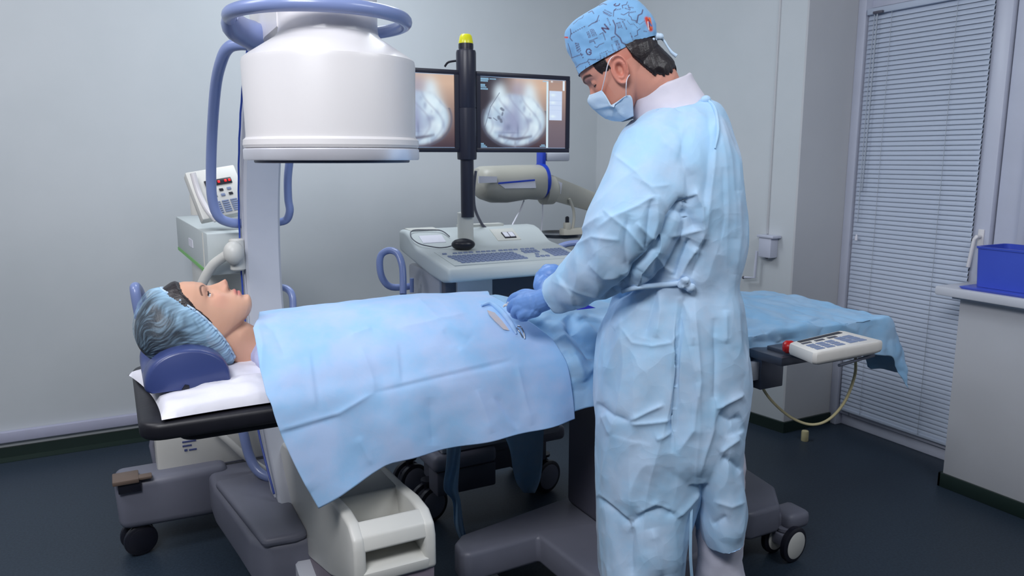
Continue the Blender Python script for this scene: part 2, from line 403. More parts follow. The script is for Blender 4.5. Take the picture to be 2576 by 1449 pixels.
# blue bin and its lid
tb = thing('plastic_tub', 'translucent royal blue plastic tub standing on the white cabinet', 'tub', (3.09, 1.5, .856))
g = G()
def rrect(x0, x1, y0, y1, z, r=.02, n=5):
    out = []
    for cx, cy, a0 in ((x1 - r, y1 - r, 0), (x0 + r, y1 - r, 90), (x0 + r, y0 + r, 180), (x1 - r, y0 + r, 270)):
        for k in range(n + 1):
            a = math.radians(a0 + 90 * k / n); out.append((cx + r * math.cos(a), cy + r * math.sin(a), z))
    return out
g.loft([rrect(2.990, 3.18, 1.32, 1.778, .860), rrect(2.985, 3.185, 1.31, 1.785, 1.015), rrect(2.990, 3.18, 1.315, 1.780, 1.015), rrect(2.995, 3.175, 1.325, 1.773, .866)], cap=False)
g.f.append(tuple(range(24))[::-1]); g.f.append(tuple(range(72, 96)))
g.build('tub', M['bluebox'], tb)
G().loft([rrect(2.982, 3.188, 1.307, 1.788, 1.010), rrect(2.981, 3.189, 1.306, 1.789, 1.018), rrect(2.990, 3.18, 1.315, 1.78, 1.018), rrect(2.990, 3.18, 1.315, 1.78, 1.010)], cap=False).build('rim', M['bluebox'], tb)
tag(G().loft([rrect(2.95, 3.20, 1.30, 1.815, .8485), rrect(2.945, 3.205, 1.295, 1.82, .856), rrect(2.955, 3.195, 1.305, 1.81, .859), ]).build('tub_lid', M['bluebox']), 'flat blue lid lying under the blue tub on the cabinet', 'lid')

# wall conduit and wall fitting
cx_ = 2.885
def wallx(y): return X1 + (y - 2.605) / (YB - 2.605) * (2.69 - X1)
tag(G().box(wallx(2.75) - .008, wallx(2.75) + .004, 2.748, 2.757, .985, ZC - .01, .002).build('cable_conduit', M['wall2']), 'thin pale conduit running down the wall to the dispenser', 'conduit')
fx = thing('wall_dispenser', 'small white box dispenser with lever arm on the wall right of the surgeon', 'dispenser', (2.83, 2.72, .86))
g = G(); xx = wallx(2.72)
g.box(2.835, xx + .004, 2.690, 2.770, .872, .975, .006)
g.box(2.828, xx + .004, 2.672, 2.778, .970, .983, .003)
g.build('box', M['upvc'], fx)
G().tube([(2.835, 2.778, .90), (2.835, 2.782, .765), (2.825, 2.84, .758)], .007, 10).build('lever', M['upvc'], fx)
G().ball((2.823, 2.846, .7575), .008).build('knob', M['greyd'], fx)
G().tube([(2.84, 2.765, .89), (2.85, 2.72, .868)], .005, 8).build('nozzle', M['condark'], fx)
# floor stop
tag(G().lathe([(.0165, 0), (.017, .002), (.017, .045), (.015, .05), (.002, .051)], (2.906, 2.47, 0), 20).build('door_stop', M['creamc']), 'small beige cylindrical stop standing on the dark floor near the window', 'door stop')

# ================================================================ mobile X-ray machine (C arm)
xr = thing('x_ray_machine', 'large white and grey mobile C-arm X-ray machine arching over the patient', 'x-ray machine', (.46, 2.72, 0))
DC = (.47, 1.79)
det = G().lathe([(.10, 1.354), (.176, 1.354), (.178, 1.374), (.190, 1.380), (.1965, 1.381), (.1985, 1.387), (.1975, 1.398), (.1915, 1.4035), (.1910, 1.41), (.1935, 1.565),
                 (.1915, 1.575), (.180, 1.584), (.121, 1.622), (.112, 1.632), (.110, 1.645), (.110, 1.80), (.10, 1.81)], (*DC, 0), 96).build('detector_housing', M['white'], xr, 22)
G().lathe([(.177, 1.3535), (.1965, 1.3535), (.1985, 1.357), (.1985, 1.377), (.1955, 1.3795), (.177, 1.3795)], (*DC, 0), 96, cap=False).build('trim_ring', M['silver'], det, 30)
G().lathe([(.01, 1.3475), (.174, 1.3475), (.176, 1.3495), (.176, 1.3535), (.01, 1.3535)], (*DC, 0), 96).build('detector_window', M['darkface'], det, 30)
# neck block running back to the arc
g = G(); rings = []
for y, wx, z0, z1 in ((1.80, .110, 1.628, 1.80), (1.95, .110, 1.625, 1.80), (2.10, .108, 1.60, 1.81), (2.20, .10, 1.585, 1.80), (2.26, .085, 1.58, 1.79)):
    rings.append([(.468 + a * wx, y, (z0 + z1) / 2 + b * (z1 - z0) / 2) for a, b in ((-1, -.8), (-.85, -1), (.85, -1), (1, -.8), (1, .8), (.85, 1), (-.85, 1), (-1, .8))])
g.loft(rings); g.build('detector_mount', M['white'], xr, 40)
# ring handle
RC = Vector((.464, 1.845, 1.672)); rr_ = .198
path = [RC + Vector((rr_ * math.cos(a), rr_ * 1.02 * math.sin(a), .0)) for a in np.linspace(math.radians(52), math.radians(-232), 60)]
path = [Vector((.555, 2.03, 1.655))] + path + [Vector((.375, 2.03, 1.655))]
ringh = G().tube(path, .0155, 14).build('ring_handle', M['blueh'], xr)
g = G(); g.tube([RC + Vector((-.188, .06, .004)), RC + Vector((-.165, .12, -.012)), (.36, 2.02, 1.645), (.375, 2.10, 1.64)], [.018, .032, .036, .036], 16, smooth=5)
g.build('ring_handle_mount', M['blueh'], ringh)
G().tube([RC + Vector((.15, .13, 0)), (.56, 2.04, 1.65)], [.017, .022], 14).build('ring_handle_mount', M['blueh'], ringh)
# arc
AC = (1.92, .97); Ri, Ro = .80, .875; XA0, XA1 = .398, .516
rings = []
for a in np.linspace(math.radians(72), math.radians(-84), 90):
    c, s_ = math.cos(a), math.sin(a); b = .008
    pr_ = [(XA0 + b, Ri), (XA1 - b, Ri), (XA1, Ri + b), (XA1, Ro - b), (XA1 - b, Ro), (XA0 + b, Ro), (XA0, Ro - b), (XA0, Ri + b)]
    rings.append([(x, AC[0] + r * c, AC[1] + r * s_) for x, r in pr_])
arc = G().loft(rings).build('c_arc', M['arc'], xr, 35)
rings = []
for a in np.linspace(math.radians(60), math.radians(-70), 70):
    c, s_ = math.cos(a), math.sin(a)
    rings.append([(x, AC[0] + r * c, AC[1] + r * s_) for x, r in ((XA0 - .004, Ri + .03), (XA0 - .004, Ro - .006), (XA0 + .002, Ro - .006), (XA0 + .002, Ri + .03))])
G().loft(rings).build('guide_rail', M['arc'], arc, 35)
def arc_pt(a, r, x): return (x, AC[0] + r * math.cos(math.radians(a)), AC[1] + r * math.sin(math.radians(a)))
g = G(); pts = []
for i, a in enumerate(np.linspace(62, -20, 26)): pts.append(arc_pt(a, Ri + .03 + (.006 if i % 2 else 0), XA0 - .012))
g.tube(pts, .0032, 8); g.tube([arc_pt(-24, Ri, XA0 - .02), arc_pt(-40, Ri - .01, XA0 - .02), arc_pt(-56, Ri, XA0 - .008)], .0035, 8, smooth=8)
g.build('control_cable', M['cableb'], arc)
# side grips
P_ = [atY(668, 118, 2.24), atY(640, 113, 2.26), atY(600, 112, 2.30), atY(575, 120, 2.33), atY(558, 150, 2.38), atY(543, 215, 2.48), atY(534, 330, 2.62), atY(531, 430, 2.70), atY(534, 500, 2.73), atY(550, 545, 2.74), atY(580, 560, 2.75), atY(610, 562, 2.76)]
G().tube(P_, .0165, 14, smooth=6).build('grip_handle', M['blueh'], xr)
P_ = [atY(738, 330, 2.68), atY(729, 400, 2.72), atY(724, 450, 2.74), atY(725, 500, 2.76), atY(729, 530, 2.77), atY(720, 553, 2.79), atY(695, 560, 2.80)]
G().tube(P_, .014, 14, smooth=6).build('grip_handle', M['blueh'], xr)
P_ = [atY(560, 900, 2.70), atY(590, 1000, 2.70), atY(609, 1075, 2.66), atY(625, 1140, 2.62), atY(645, 1180, 2.58), atY(672, 1199, 2.54), atY(705, 1202, 2.50), atY(740, 1195, 2.46)]
G().tube(P_, .0165, 14, smooth=6).build('grip_handle', M['blueh'], xr)
P_ = [atY(700, 722, 2.82), atY(722, 727, 2.80), atY(735, 745, 2.78), atY(737, 790, 2.76), atY(735, 860, 2.72)]
G().tube(P_, .013, 14, smooth=6).build('grip_handle', M['blueh'], xr)
# tube housing under the table
XH0, XH1 = .436, .641
g = G()
def band(lo, hi, x0, x1, bev): return g.prism(lo + hi[::-1], 'X', x0, x1, bev)
low = [(1.615, .372), (1.75, .318), (1.86, .275), (2.10, .206), (2.34, .180), (2.57, .182)]
top = [(1.615, .455), (1.625, .485), (1.66, .508), (1.73, .513), (1.85, .500), (2.00, .492), (2.20, .48), (2.45, .44), (2.575, .34)]
side = low + top[::-1]
g.prism(side, 'X', XH0, XH0 + .030, .009, 3); g.prism(side, 'X', XH1 - .030, XH1, .009, 3)
mid_back = [(1.80, .29), (1.80, .40), (1.815, .47), (1.83, .500), (2.00, .492), (2.20, .48), (2.45, .44), (2.575, .34), (2.57, .182), (2.34, .180), (2.10, .206)]
g.prism(mid_back, 'X', XH0 + .02, XH1 - .02, .006)
g.prism([(1.615, .372), (1.612, .400), (1.625, .405), (1.80, .425), (1.82, .31), (1.75, .318)], 'X', XH0 + .02, XH1 - .02, .005)      # lower lip and sloping tray
g.prism([(1.616, .452), (1.628, .486), (1.665, .509), (1.675, .500), (1.655, .462), (1.635, .446)], 'X', XH0 + .02, XH1 - .02, .006, 3)   # bar
g.prism([(1.63, .452), (1.80, .425), (1.80, .435), (1.66, .47)], 'X', XH0 + .025, XH1 - .025, .002)
hs = g.build('tube_housing', M['offwhite'], xr, 35)
low2 = [(1.628, .15), (1.80, .12), (2.10, .10), (2.34, .09), (2.57, .10)]
g = G(); g.prism([(1.622, .371), (1.75, .317), (1.86, .274), (2.10, .205), (2.34, .179), (2.565, .181), (2.56, .10), (2.42, .092), (2.165, .117), (1.95, .20), (1.76, .265), (1.625, .30)], 'X', XH0 + .004, XH1 - .004, .003)
g.build('housing_band', M['mauve'], xr, 35)
g = G(); g.prism([(1.632, .30), (1.76, .264), (1.95, .199), (2.165, .116), (2.42, .090), (2.40, .075), (2.0, .07), (1.70, .10), (1.64, .16)], 'X', XH0 + .012, XH1 - .012, .006)
g.build('housing_skirt', M['offwhite'], xr, 35)
# control head: box with green stripe, tilted keypad and its handle
g = G()
A = atY(440, 546, 2.95); 
bx0, bx1, by0, by1, bz0, bz1 = .285, .47, 2.80, 3.68, .955, 1.102
RB = Matrix.Rotation(math.radians(2.0), 3, 'Z'); ob = Vector((bx0, by0, bz0))
cb = G().box(bx0, bx1, by0, by1, bz0, bz1, .006, rot=RB, org=ob).build('support_housing', M['console'], xr)
G().box(bx0 - .003, bx0 + .001, by0 + .10, by1 - .02, bz0 + .002, bz0 + .014, rot=RB, org=ob).build('green_stripe', M['greens'], cb)
G().box(bx0 - .003, bx0 + .001, by0 + .075, by0 + .085, bz0 + .002, bz1 - .004, rot=RB, org=ob).build('seam_strip', M['offwhite'], cb)
G().box(bx0 - .003, bx0 + .001, by0 + .36, by0 + .47, bz0 + .06, bz0 + .09, rot=RB, org=ob).build('badge', M['label'], cb)
# panel leaning back
RP = Matrix.Rotation(math.radians(10), 3, 'Z') @ Matrix.Rotation(math.radians(-9), 3, 'Y') @ Matrix.Rotation(math.radians(-28), 3, 'X')
cp = Vector((.345, 2.93, 1.235))
def pbox(x0, x1, y0, y1, z0, z1, b=.002): return G().box(cp.x + x0, cp.x + x1, cp.y + y0, cp.y + y1, cp.z + z0, cp.z + z1, b, rot=RP, org=cp)
pan = pbox(-.085, .09, -.012, .03, -.095, .092, .006).build('control_panel', M['offwhite'], xr)
pbox(-.035, .06, -.016, -.011, .022, .045, .001).build('red_display', M['blackp'], pan)
for xk in (-.026, .010, .034, .048): pbox(xk, xk + .008, -.018, -.015, .029, .038, .0005).build('display_digit', M['ledred'], pan)
for i in range(2):
    for j in range(3): pbox(-.022 + j * .028, -.008 + j * .028, -.015, -.011, -.002 - i * .02, .008 - i * .02, .0008).build('button', M['blackp' if (i + j) % 2 else 'key'], pan)
for i in range(6):
    for j in range(3): pbox(-.030 + j * .03, -.006 + j * .03, -.015, -.011, -.044 - i * .008, -.0385 - i * .008, .0008).build('key', M['key'], pan)
G().tube([atY(485, 436, 2.90), atY(500, 485, 2.885), atY(520, 525, 2.86), atY(545, 555, 2.84)], .0105, 12, smooth=6).build('panel_handle', M['white'], pan)
g = G(); b0 = atY(500, 505, 2.98); g.lathe([(.030, -.05), (.030, .02), (.022, .04), (.014, .05), (.012, .062)], tuple(b0), 24); g.build('swivel_column', M['offwhite'], xr)
# cart body, hose, base beams
cb2 = G().box(.075, .50, 2.80, 3.10, .225, .66, .012).box(.29, .44, 3.0, 3.5, .60, .96, .01).box(.10, .50, 3.05, 3.55, .225, .66, .012).build('cart_body', M['offwhite'], xr)
G().box(.16, .205, 2.797, 2.80, .37, .375).box(.16, .19, 2.797, 2.80, .355, .36).box(.165, .175, 2.797, 2.80, .338, .345).box(.18, .205, 2.797, 2.80, .338, .343).build('rating_label', M['labelb'], cb2, 0)
G().box(.07, .52, 2.794, 2.80, .268, .272).build('body_seam', M['condark'], cb2, 0)
g = G(); g.tube([atY(388, 1085, 2.93), atY(382, 1120, 2.93), atY(392, 1165, 2.93)], .010, 10); g.build('corner_bumper', M['greyp'], cb2)
hz = [atY(585, 632, 2.72), atY(560, 648, 2.74), atY(535, 668, 2.76), atY(515, 700, 2.78), atY(500, 740, 2.8), atY(495, 800, 2.8)]
G().tube(hz, .0165, 14, smooth=6).build('cable_arm', M['offwhite'], xr)
jt = G(); jt.ball(tuple(atY(588, 636, 2.71)), .034, .034, .040); jt.lathe([(.02, -.055), (.026, -.05), (.026, .05), (.02, .055)], tuple(atY(597, 640, 2.74)), 20)
jt.build('arm_joint', M['offwhite'], xr)
G().tube([atY(532, 1075, 2.74), atY(575, 1110, 2.72), atY(620, 1150, 2.70), atY(690, 1195, 2.68), atY(760, 1215, 2.66)], .012, 12, smooth=6).build('cable_hose', M['offwhite'], xr)
g = G()
rings = []
g.prism([(-.062, .285), (.30, .285), (.30, .100), (-.055, .110)], 'Y', 2.74, 2.90, .03, 4)
g.build('base_beam', M['greyp'], xr, 35)
g = G()
g.prism([(.23, 2.95), (.235, 2.62), (.27, 2.34), (.285, 2.20), (.325, 2.125), (.46, 2.115), (.50, 2.15), (.50, 2.60), (.42, 2.95)], 'Z', .12, .262, .022, 3)
g.build('base_foot', M['greyp'], xr, 35)
g = G(); g.prism([(.24, 2.62), (.31, 2.12), (.40, 2.112), (.44, 2.12), (.44, 2.62)], 'Z', .255, .285, .02, 3); g.build('foot_pad', M['greyp'], xr, 35)
G().box(-.065, .015, 2.715, 2.80, .285, .300, .003).box(.01, .055, 2.725, 2.76, .288, .298, .003).build('brake_pedal', M['brown'], xr)
G().box(-.05, .02, 2.725, 2.745, .25, .287, .003).build('pedal_stem', M['blackp'], xr)
def caster(parent, x, y, r, ang, top, fork, hub, wid=.022, gap=.03, wheelm='blackp'):
    R = Matrix.Rotation(ang, 3, 'Z'); c = Vector((x, y, r))
    ax = R @ Vector((0, 1, 0))
    f = G(); f.lathe([(.012, r * 1.2), (.016, top - .012), (.028, top - .01), (.028, top)], (x, y, 0), 16)
    f.prism([(-r * .75, r * .15), (-r * .6, r * .75), (0, r * 1.02), (r * .6, r * .75), (r * .5, r * .2), (0, -.002)], 'Y', -gap * .45, gap * .45, .003, rot=R, org=(0, 0, 0)) if False else None
    f.box(x - r * .6, x + r * .6, y - gap * .45, y + gap * .45, r * .9, r * 1.55, .006, rot=R, org=(x, y, r))
    c_ = f.build('caster', fork, parent)
    for s in (-1, 1):
        p = c + ax * (s * (gap * .5 + wid * .5))
        wprof = [(r * .25, -wid * .5), (r * .86, -wid * .5), (r * .98, -wid * .32), (r, 0), (r * .98, wid * .32), (r * .86, wid * .5), (r * .25, wid * .5)]
        wh = G().lathe(wprof, tuple(p), 36, tuple(ax)).build('wheel', M[wheelm], c_)
        hprof = [(.002, -wid * .58), (r * .70, -wid * .58), (r * .78, -wid * .48), (r * .78, wid * .48), (r * .70, wid * .58), (.002, wid * .58)]
        G().lathe(hprof, tuple(p), 30, tuple(ax)).build('hub', hub, c_)
    return c_
caster(xr, .0, 2.80, .055, 0.2, .12, M['blackp'], M['blackp'])
caster(xr, .345, 2.17, .055, PI / 2 + .3, .125, M['greyp'], M['condark'])
caster(xr, .46, 2.86, .055, PI / 2 + .3, .125, M['blackp'], M['condark'])
# push handle behind patient's head
P_ = [atY(352, 800, 2.92), atY(342, 745, 2.92), atY(340, 722, 2.94), atY(350, 735, 3.0), atY(372, 790, 3.06), atY(400, 850, 3.06), atY(430, 900, 3.0)]
G().tube(P_, .0175, 12, smooth=5).tube([P_[-1], (.21, 2.93, .70), (.24, 2.93, .62)], .016, 12).build('push_handle', M['blueh'], xr)

# ================================================================ monitor trolley
mt = thing('monitor_trolley', 'grey console trolley with keyboard desk and tall dark monitor post behind the table', 'medical trolley', (1.2, 2.6, 0))
g = G()
deskp = [(2.272, .955), (2.275, .985), (2.29, .998), (2.50, 1.030), (2.56, 1.036), (2.58, 1.040), (2.66, 1.080), (2.70, 1.090), (2.76, 1.090), (2.76, 1.01), (2.62, .985), (2.45, .955), (2.34, .945)]
g.prism(deskp, 'X', .962, 1.525, .013, 3)
desk = g.build('console_desk', M['console'], mt, 35)
def ondesk(y): 
    ys = [2.29, 2.50, 2.56, 2.58, 2.66, 2.70, 2.76]; zs = [1.0, 1.03, 1.036, 1.04, 1.08, 1.09, 1.09]
    return float(np.interp(y, ys, zs))
def dbox(x0, x1, y0, y1, h, mat, name, bev=.001, sink=.002):
    z0, z1 = ondesk(y0), ondesk(y1); g = G()
    vs = [(x0, y0, z0 - sink), (x1, y0, z0 - sink), (x1, y1, z1 - sink), (x0, y1, z1 - sink), (x0, y0, z0 + h), (x1, y0, z0 + h), (x1, y1, z1 + h), (x0, y1, z1 + h)]
    g.add(vs, [(3, 2, 1, 0), (4, 5, 6, 7), (0, 1, 5, 4), (1, 2, 6, 5), (2, 3, 7, 6), (3, 0, 4, 7)]); return g.build(name, mat, desk, 0)
kb = dbox(1.00, 1.50, 2.315, 2.495, .0012, M['console'], 'keyboard_panel')
def keys(x0, y0, nx, ny, px, py, kx, ky, mat='key', shear=.0):
    g = G()
    for j in range(ny):
        for i in range(nx):
            x = x0 + i * px + j * shear; y = y0 + j * py; z = ondesk(y); z1 = ondesk(y + ky)
            vs = [(x, y, z), (x + kx, y, z), (x + kx, y + ky, z1), (x, y + ky, z1), (x + .001, y + .001, z + .005), (x + kx - .001, y + .001, z + .005), (x + kx - .001, y + ky - .001, z1 + .005), (x + .001, y + ky - .001, z1 + .005)]
            g.add(vs, [(4, 5, 6, 7), (0, 1, 5, 4), (1, 2, 6, 5), (2, 3, 7, 6), (3, 0, 4, 7)])
    o_ = g.build('key_field', M[mat], kb, 0); return o_
keys(1.035, 2.335, 14, 5, .0185, .0195, .0150, .0145, shear=-.0035)
for gx, n in ((1.015, 1), (1.055, 4), (1.145, 4), (1.235, 4), (1.325, 3)): keys(gx, 2.452, n, 1, .0205, .02, .016, .009)
keys(1.315, 2.405, 4, 2, .0165, .0175, .0135, .0135); keys(1.332, 2.345, 3, 1, .02, .02, .014, .014); keys(1.345, 2.375, 1, 1, .02, .02, .014, .012)
keys(1.405, 2.345, 5, 5, .0165, .0195, .0135, .0145)
dbox(1.30, 1.40, 2.59, 2.665, .003, M['consolei'], 'raised_plate')
sw = dbox(1.335, 1.385, 2.60, 2.635, .006, M['blackp'], 'switch_block')
for x in (1.338, 1.362):
    z0, z1 = ondesk(2.604), ondesk(2.631); g = G()
    g.add([(x, 2.604, z0 + .008), (x + .020, 2.604, z0 + .008), (x + .020, 2.631, z1 + .008), (x, 2.631, z1 + .008), (x, 2.604, z0), (x + .020, 2.604, z0), (x + .020, 2.631, z1), (x, 2.631, z1)],
          [(0, 1, 2, 3), (4, 5, 1, 0), (5, 6, 2, 1), (6, 7, 3, 2), (7, 4, 0, 3)]); g.build('switch_cap', M['label'], sw, 0)
dbox(.985, 1.10, 2.685, 2.755, .004, M['consolei'], 'recessed_tray'); dbox(1.00, 1.09, 2.60, 2.645, .002, M['label'], 'paper_label')
dbox(1.20, 1.385, 2.71, 2.755, .010, M['consolei'], 'rear_ledge')
dbox(1.19, 1.21, 2.655, 2.675, .0015, M['blackp'], 'sensor_window')
# cabinet below
G().box(.99, 1.49, 2.43, 2.74, .30, .962, .012).build('cabinet', M['conbody'], mt)
G().box(1.0, 1.48, 2.40, 2.44, .45, .952, .008).build('front_panel', M['condark'], mt)
G().box(1.04, 1.175, 2.385, 2.402, .46, .950, .003).build('drawer_front', M['white'], mt)
G().box(.955, 1.21, 2.42, 2.82, .235, .300, .02, 3).box(1.20, 1.56, 2.50, 2.82, .235, .295, .02, 3).build('lower_shelf', M['greyp'], mt)
G().box(.99, 1.20, 2.45, 2.54, .300, .42, .01).build('equipment_box', M['greyd'], mt); G().box(1.38, 1.54, 2.52, 2.74, .295, .50, .01).build('equipment_box', M['greyd'], mt)
G().box(.97, 1.21, 2.43, 2.52, .14, .235, .01).box(1.0, 1.5, 2.55, 2.65, .14, .235, .01).build('chassis', M['condark'], mt)
for x, y in ((.985, 2.56), (1.50, 2.58), (1.0, 2.80), (1.52, 2.80)): caster(mt, x, y, .068, .25, .16, M['blackp'], M['greyp'])
# push loop
P_ = [atY(1035, 720, 2.62), atY(985, 722, 2.62), atY(962, 700, 2.62), atY(955, 665, 2.62), atY(960, 640, 2.62), atY(980, 630, 2.60), atY(1000, 638, 2.57), atY(1011, 665, 2.54), atY(1014, 700, 2.52), atY(1014, 740, 2.5)]
G().tube(P_, .0125, 12, smooth=5).build('push_loop', M['blueh'], mt)
G().tube([atY(1036, 735, 2.6), atY(1036, 700, 2.6)], .008, 8).build('loop_peg', M['blueh'], mt)
P_ = [atY(1385, 640, 2.75), atY(1405, 622, 2.75), atY(1440, 612, 2.74), atY(1480, 616, 2.72), atY(1490, 650, 2.7)]
G().tube(P_, .013, 12, smooth=5).build('push_loop', M['blueh'], mt)
# post
px_, py_ = 1.178, 2.60
G().lathe([(.030, 1.04), (.030, 1.155), (.024, 1.157)], (px_, py_ + .02, 0), 32).build('post_sleeve', M['consolei'], mt)
ps = G().lathe([(.0245, 1.14), (.0245, 1.35), (.035, 1.352), (.036, 1.36), (.036, 1.535), (.0345, 1.537), (.036, 1.54), (.036, 1.730), (.034, 1.738), (.026, 1.74), (.026, 1.764)], (px_, py_, 0), 40).build('post', M['post'], mt, 30)
G().lathe([(.0262, 1.762), (.026, 1.768), (.0215, 1.788), (.016, 1.794), (.002, 1.795)], (px_, py_, 0), 32).build('beacon_lens', M['yellow'], mt)
G().lathe([(.027, 1.745), (.027, 1.76)], (px_, py_, 0), 32).build('beacon_ring', M['blackp'], mt)
G().box(1.00, 1.40, 2.635, 2.665, 1.45, 1.60, .006).build('monitor_bracket', M['post'], mt)
G().tube([(1.12, 2.66, 1.685), (1.13, 2.65, 1.70), (1.155, 2.63, 1.705)], .004, 8, smooth=5).build('cable', M['blackp'], mt)
G().tube([atY(1197, 430, 2.64), atY(1192, 480, 2.66), atY(1195, 525, 2.68), atY(1210, 560, 2.70), atY(1222, 574, 2.70)], .0055, 8, smooth=6).build('cable', M['greyd'], mt)

def screen_image(u, v, side):
    """radiograph as shown on the screens: u 0..1 from the left, v 0..1 from the top"""
    n = len(u); asp = 1.23
    if side == 'L': u = u - .19
    warm = np.array([210, 178, 156]); dark = np.array([66, 50, 60]); mid = np.array([150, 128, 128])
    t = np.clip(v * 1.15 - .15, 0, 1)[:, None]
    bg = warm * (1 - t) + dark * t
    lft = np.clip((.42 - u) / .22, 0, 1)[:, None]; bg = bg * (1 - lft) + np.array([48, 42, 52]) * lft
    C = bg.copy()
    def gz(cx, cy, sx, sy, p=2): return np.exp(-(np.abs((u - cx) / sx) ** p + np.abs((v - cy) / sy) ** p))
    def mixc(c, a): 
        nonlocal C
        C = C * (1 - a[:, None]) + np.array(c) * a[:, None]
    # body: lobes
    body = 1 / (1 + np.exp((np.hypot((u - .40) / .355, (v - .60) / .37) - 1) * 26))
    mixc((188, 218, 242), body * .9)
    for cx, cy, sx, sy, a in ((.22, .22, .075, .15, .9), (.56, .20, .075, .15, .8), (.24, .26, .09, .15, .5), (.57, .27, .09, .15, .5), (.58, .40, .10, .14, .9), (.30, .36, .10, .12, .6), (.60, .64, .10, .14, .9), (.52, .52, .05, .05, .8), (.60, .74, .06, .07, .9), (.13, .64, .07, .12, .6)):
        mixc((224, 244, 255), gz(cx, cy, sx, sy) * a)
    rs = np.random.RandomState(5)
    for k in range(110):
        bx, by = rs.uniform(.08, .72), rs.uniform(.12, .92); r1, r2 = rs.uniform(.012, .05), rs.uniform(.02, .09)
        up_ = rs.rand() > .5; mixc((236, 250, 255) if up_ else (128, 138, 172), gz(bx, by, r1, r2) * (.34 if up_ else .30) * body)
    mixc((120, 122, 150), body * np.clip(np.sin(u * 46 + 5 * np.sin(v * 7)), 0, 1) ** 3 * .22)
    for cx, cy, sx, sy, a in ((.36, .56, .09, .16, .55), (.40, .52, .055, .30, .5), (.40, .66, .14, .17, .45), (.43, .15, .10, .14, .55), (.30, .72, .09, .10, .35)):
        mixc((150, 156, 190), gz(cx, cy, sx, sy) * a)
    for cx, cy, sx, sy, a in ((.32, .70, .03, .05, .5), (.43, .75, .012, .09, .5), (.335, .78, .10, .012, .4)): mixc((108, 118, 150), gz(cx, cy, sx, sy) * a)
    arcs = np.exp(-((v - (.87 - .55 * (u - .40) ** 2 * (1 if True else 0) - .12 * np.abs(u - .40))) / .022) ** 2) * np.clip(1 - np.abs(u - .40) / .20, 0, 1) ** .3
    mixc((92, 92, 110), arcs * .85)
    mixc((150, 160, 180), gz(.40, .94, .012, .05) * .9)
    rim = np.exp(-((np.hypot((u - .40) / .38, (v - .60) / .40) - 1) / .03) ** 2) * (v > .45)
    mixc((86, 92, 112), rim * .6)
    if side == 'R':
        for (x0, y0, x1, y1, r) in ((.24, .44, .26, .46, .016), (.255, .50, .25, .53, .010), (.21, .56, .215, .58, .018), (.235, .60, .24, .625, .016), (.19, .61, .15, .575, .005), (.10, .575, .12, .58, .010), (.055, .70, .12, .42, .004), (.12, .42, .22, .22, .004)):
            P = np.stack([u * asp, v], 1); dd, _, _ = seg_dist(P, np.array([x0 * asp, y0]), np.array([x1 * asp, y1])); mixc((96, 104, 124), np.clip(1.6 - dd / r, 0, 1) * .75)
        for (x0, x1, y0, y1) in ((.0, .10, .02, .05), (.0, .09, .055, .075), (.11, .18, .025, .04), (.0, .06, .11, .135), (.0, .07, .14, .155), (.0, .09, .165, .185), (.0, .04, .93, .95), (.0, .06, .955, .97), (.0, .08, .975, .99), (.71, .75, .945, .96), (.69, .76, .965, .98), (.72, .79, .02, .035), (.83, .94, .02, .03)):
            a = ((u > x0) & (u < x1) & (v > y0) & (v < y1)).astype(float) * (0.75 + .25 * np.sign(np.sin(u * 400))); mixc((150, 205, 240), a)
        a = ((u > .765) & (u < .79) & (v > .03) & (v < .995)).astype(float); mixc((214, 238, 250), a)
        a = ((u > .79)).astype(float); mixc((118, 108, 120), a * np.clip(v * 1.2 - .1, 0, .75)); mixc((160, 132, 124), a * np.clip(.8 - v * 1.3, 0, .8))
        a = ((u > .80) & (u < .955) & (v > .16) & (v < .585)).astype(float); mixc((206, 222, 248), a)
        for cy in (.22, .33, .53):
            mixc((235, 252, 255), gz(.845, cy, .03, .02) * .8 * (u > .79))
        for cy in (.30, .37, .44): mixc((180, 200, 236), ((np.abs(v - cy) < .004) & (u > .80) & (u < .955)).astype(float) * .6)
        a = ((u > .965) & (u < .985) & (v > .01) & (v < .15)).astype(float); mixc((226, 240, 252), a)
        mixc((240, 250, 255), gz(.83, .028, .012, .012))
    u = u + (.19 if side == 'L' else 0); edge = ((u < .006) | (v > .992) | (v < .008)).astype(float); mixc((150, 185, 225), edge * .8)
    C = np.clip(C, 0, 255) / 255
    return np.where(C <= .04045, C / 12.92, ((C + .055) / 1.055) ** 2.4)
M['screen'] = emit_attr('lit_screen', 0.95)
def monitor(x0, x1, side, label):
    t = thing('monitor', label, 'monitor', ((x0 + x1) / 2, 2.60, 1.38), 'pair of monitors on the trolley post')
    z0, z1 = 1.378, 1.668; b = .016
    g = G(); g.box(x0, x1, 2.600, 2.634, z0, z1, .004)
    g.box(x0, x1, 2.590, 2.602, z1 - b, z1, .002).box(x0, x1, 2.590, 2.602, z0, z0 + b, .002).box(x0, x0 + b, 2.590, 2.602, z0 + b, z1 - b).box(x1 - b, x1, 2.590, 2.602, z0 + b, z1 - b)
    g.build('case', M['post'], t)
    nx, ny = 260, 210
    xs = np.linspace(x0 + b, x1 - b, nx); zs = np.linspace(z1 - b, z0 + b, ny)
    XX, ZZ = np.meshgrid(xs, zs); V = np.stack([XX.ravel(), np.full(XX.size, 2.5965), ZZ.ravel()], 1)
    fs = [(j * nx + i, (j + 1) * nx + i, (j + 1) * nx + i + 1, j * nx + i + 1) for j in range(ny - 1) for i in range(nx - 1)]
    s = mesh_obj('screen', V, fs, M['screen'], t, 0)
    u = (V[:, 0] - xs[0]) / (xs[-1] - xs[0]); v = (zs[0] - V[:, 2]) / (zs[0] - zs[-1])
    set_col(s, screen_image(u, v, side))
    return t
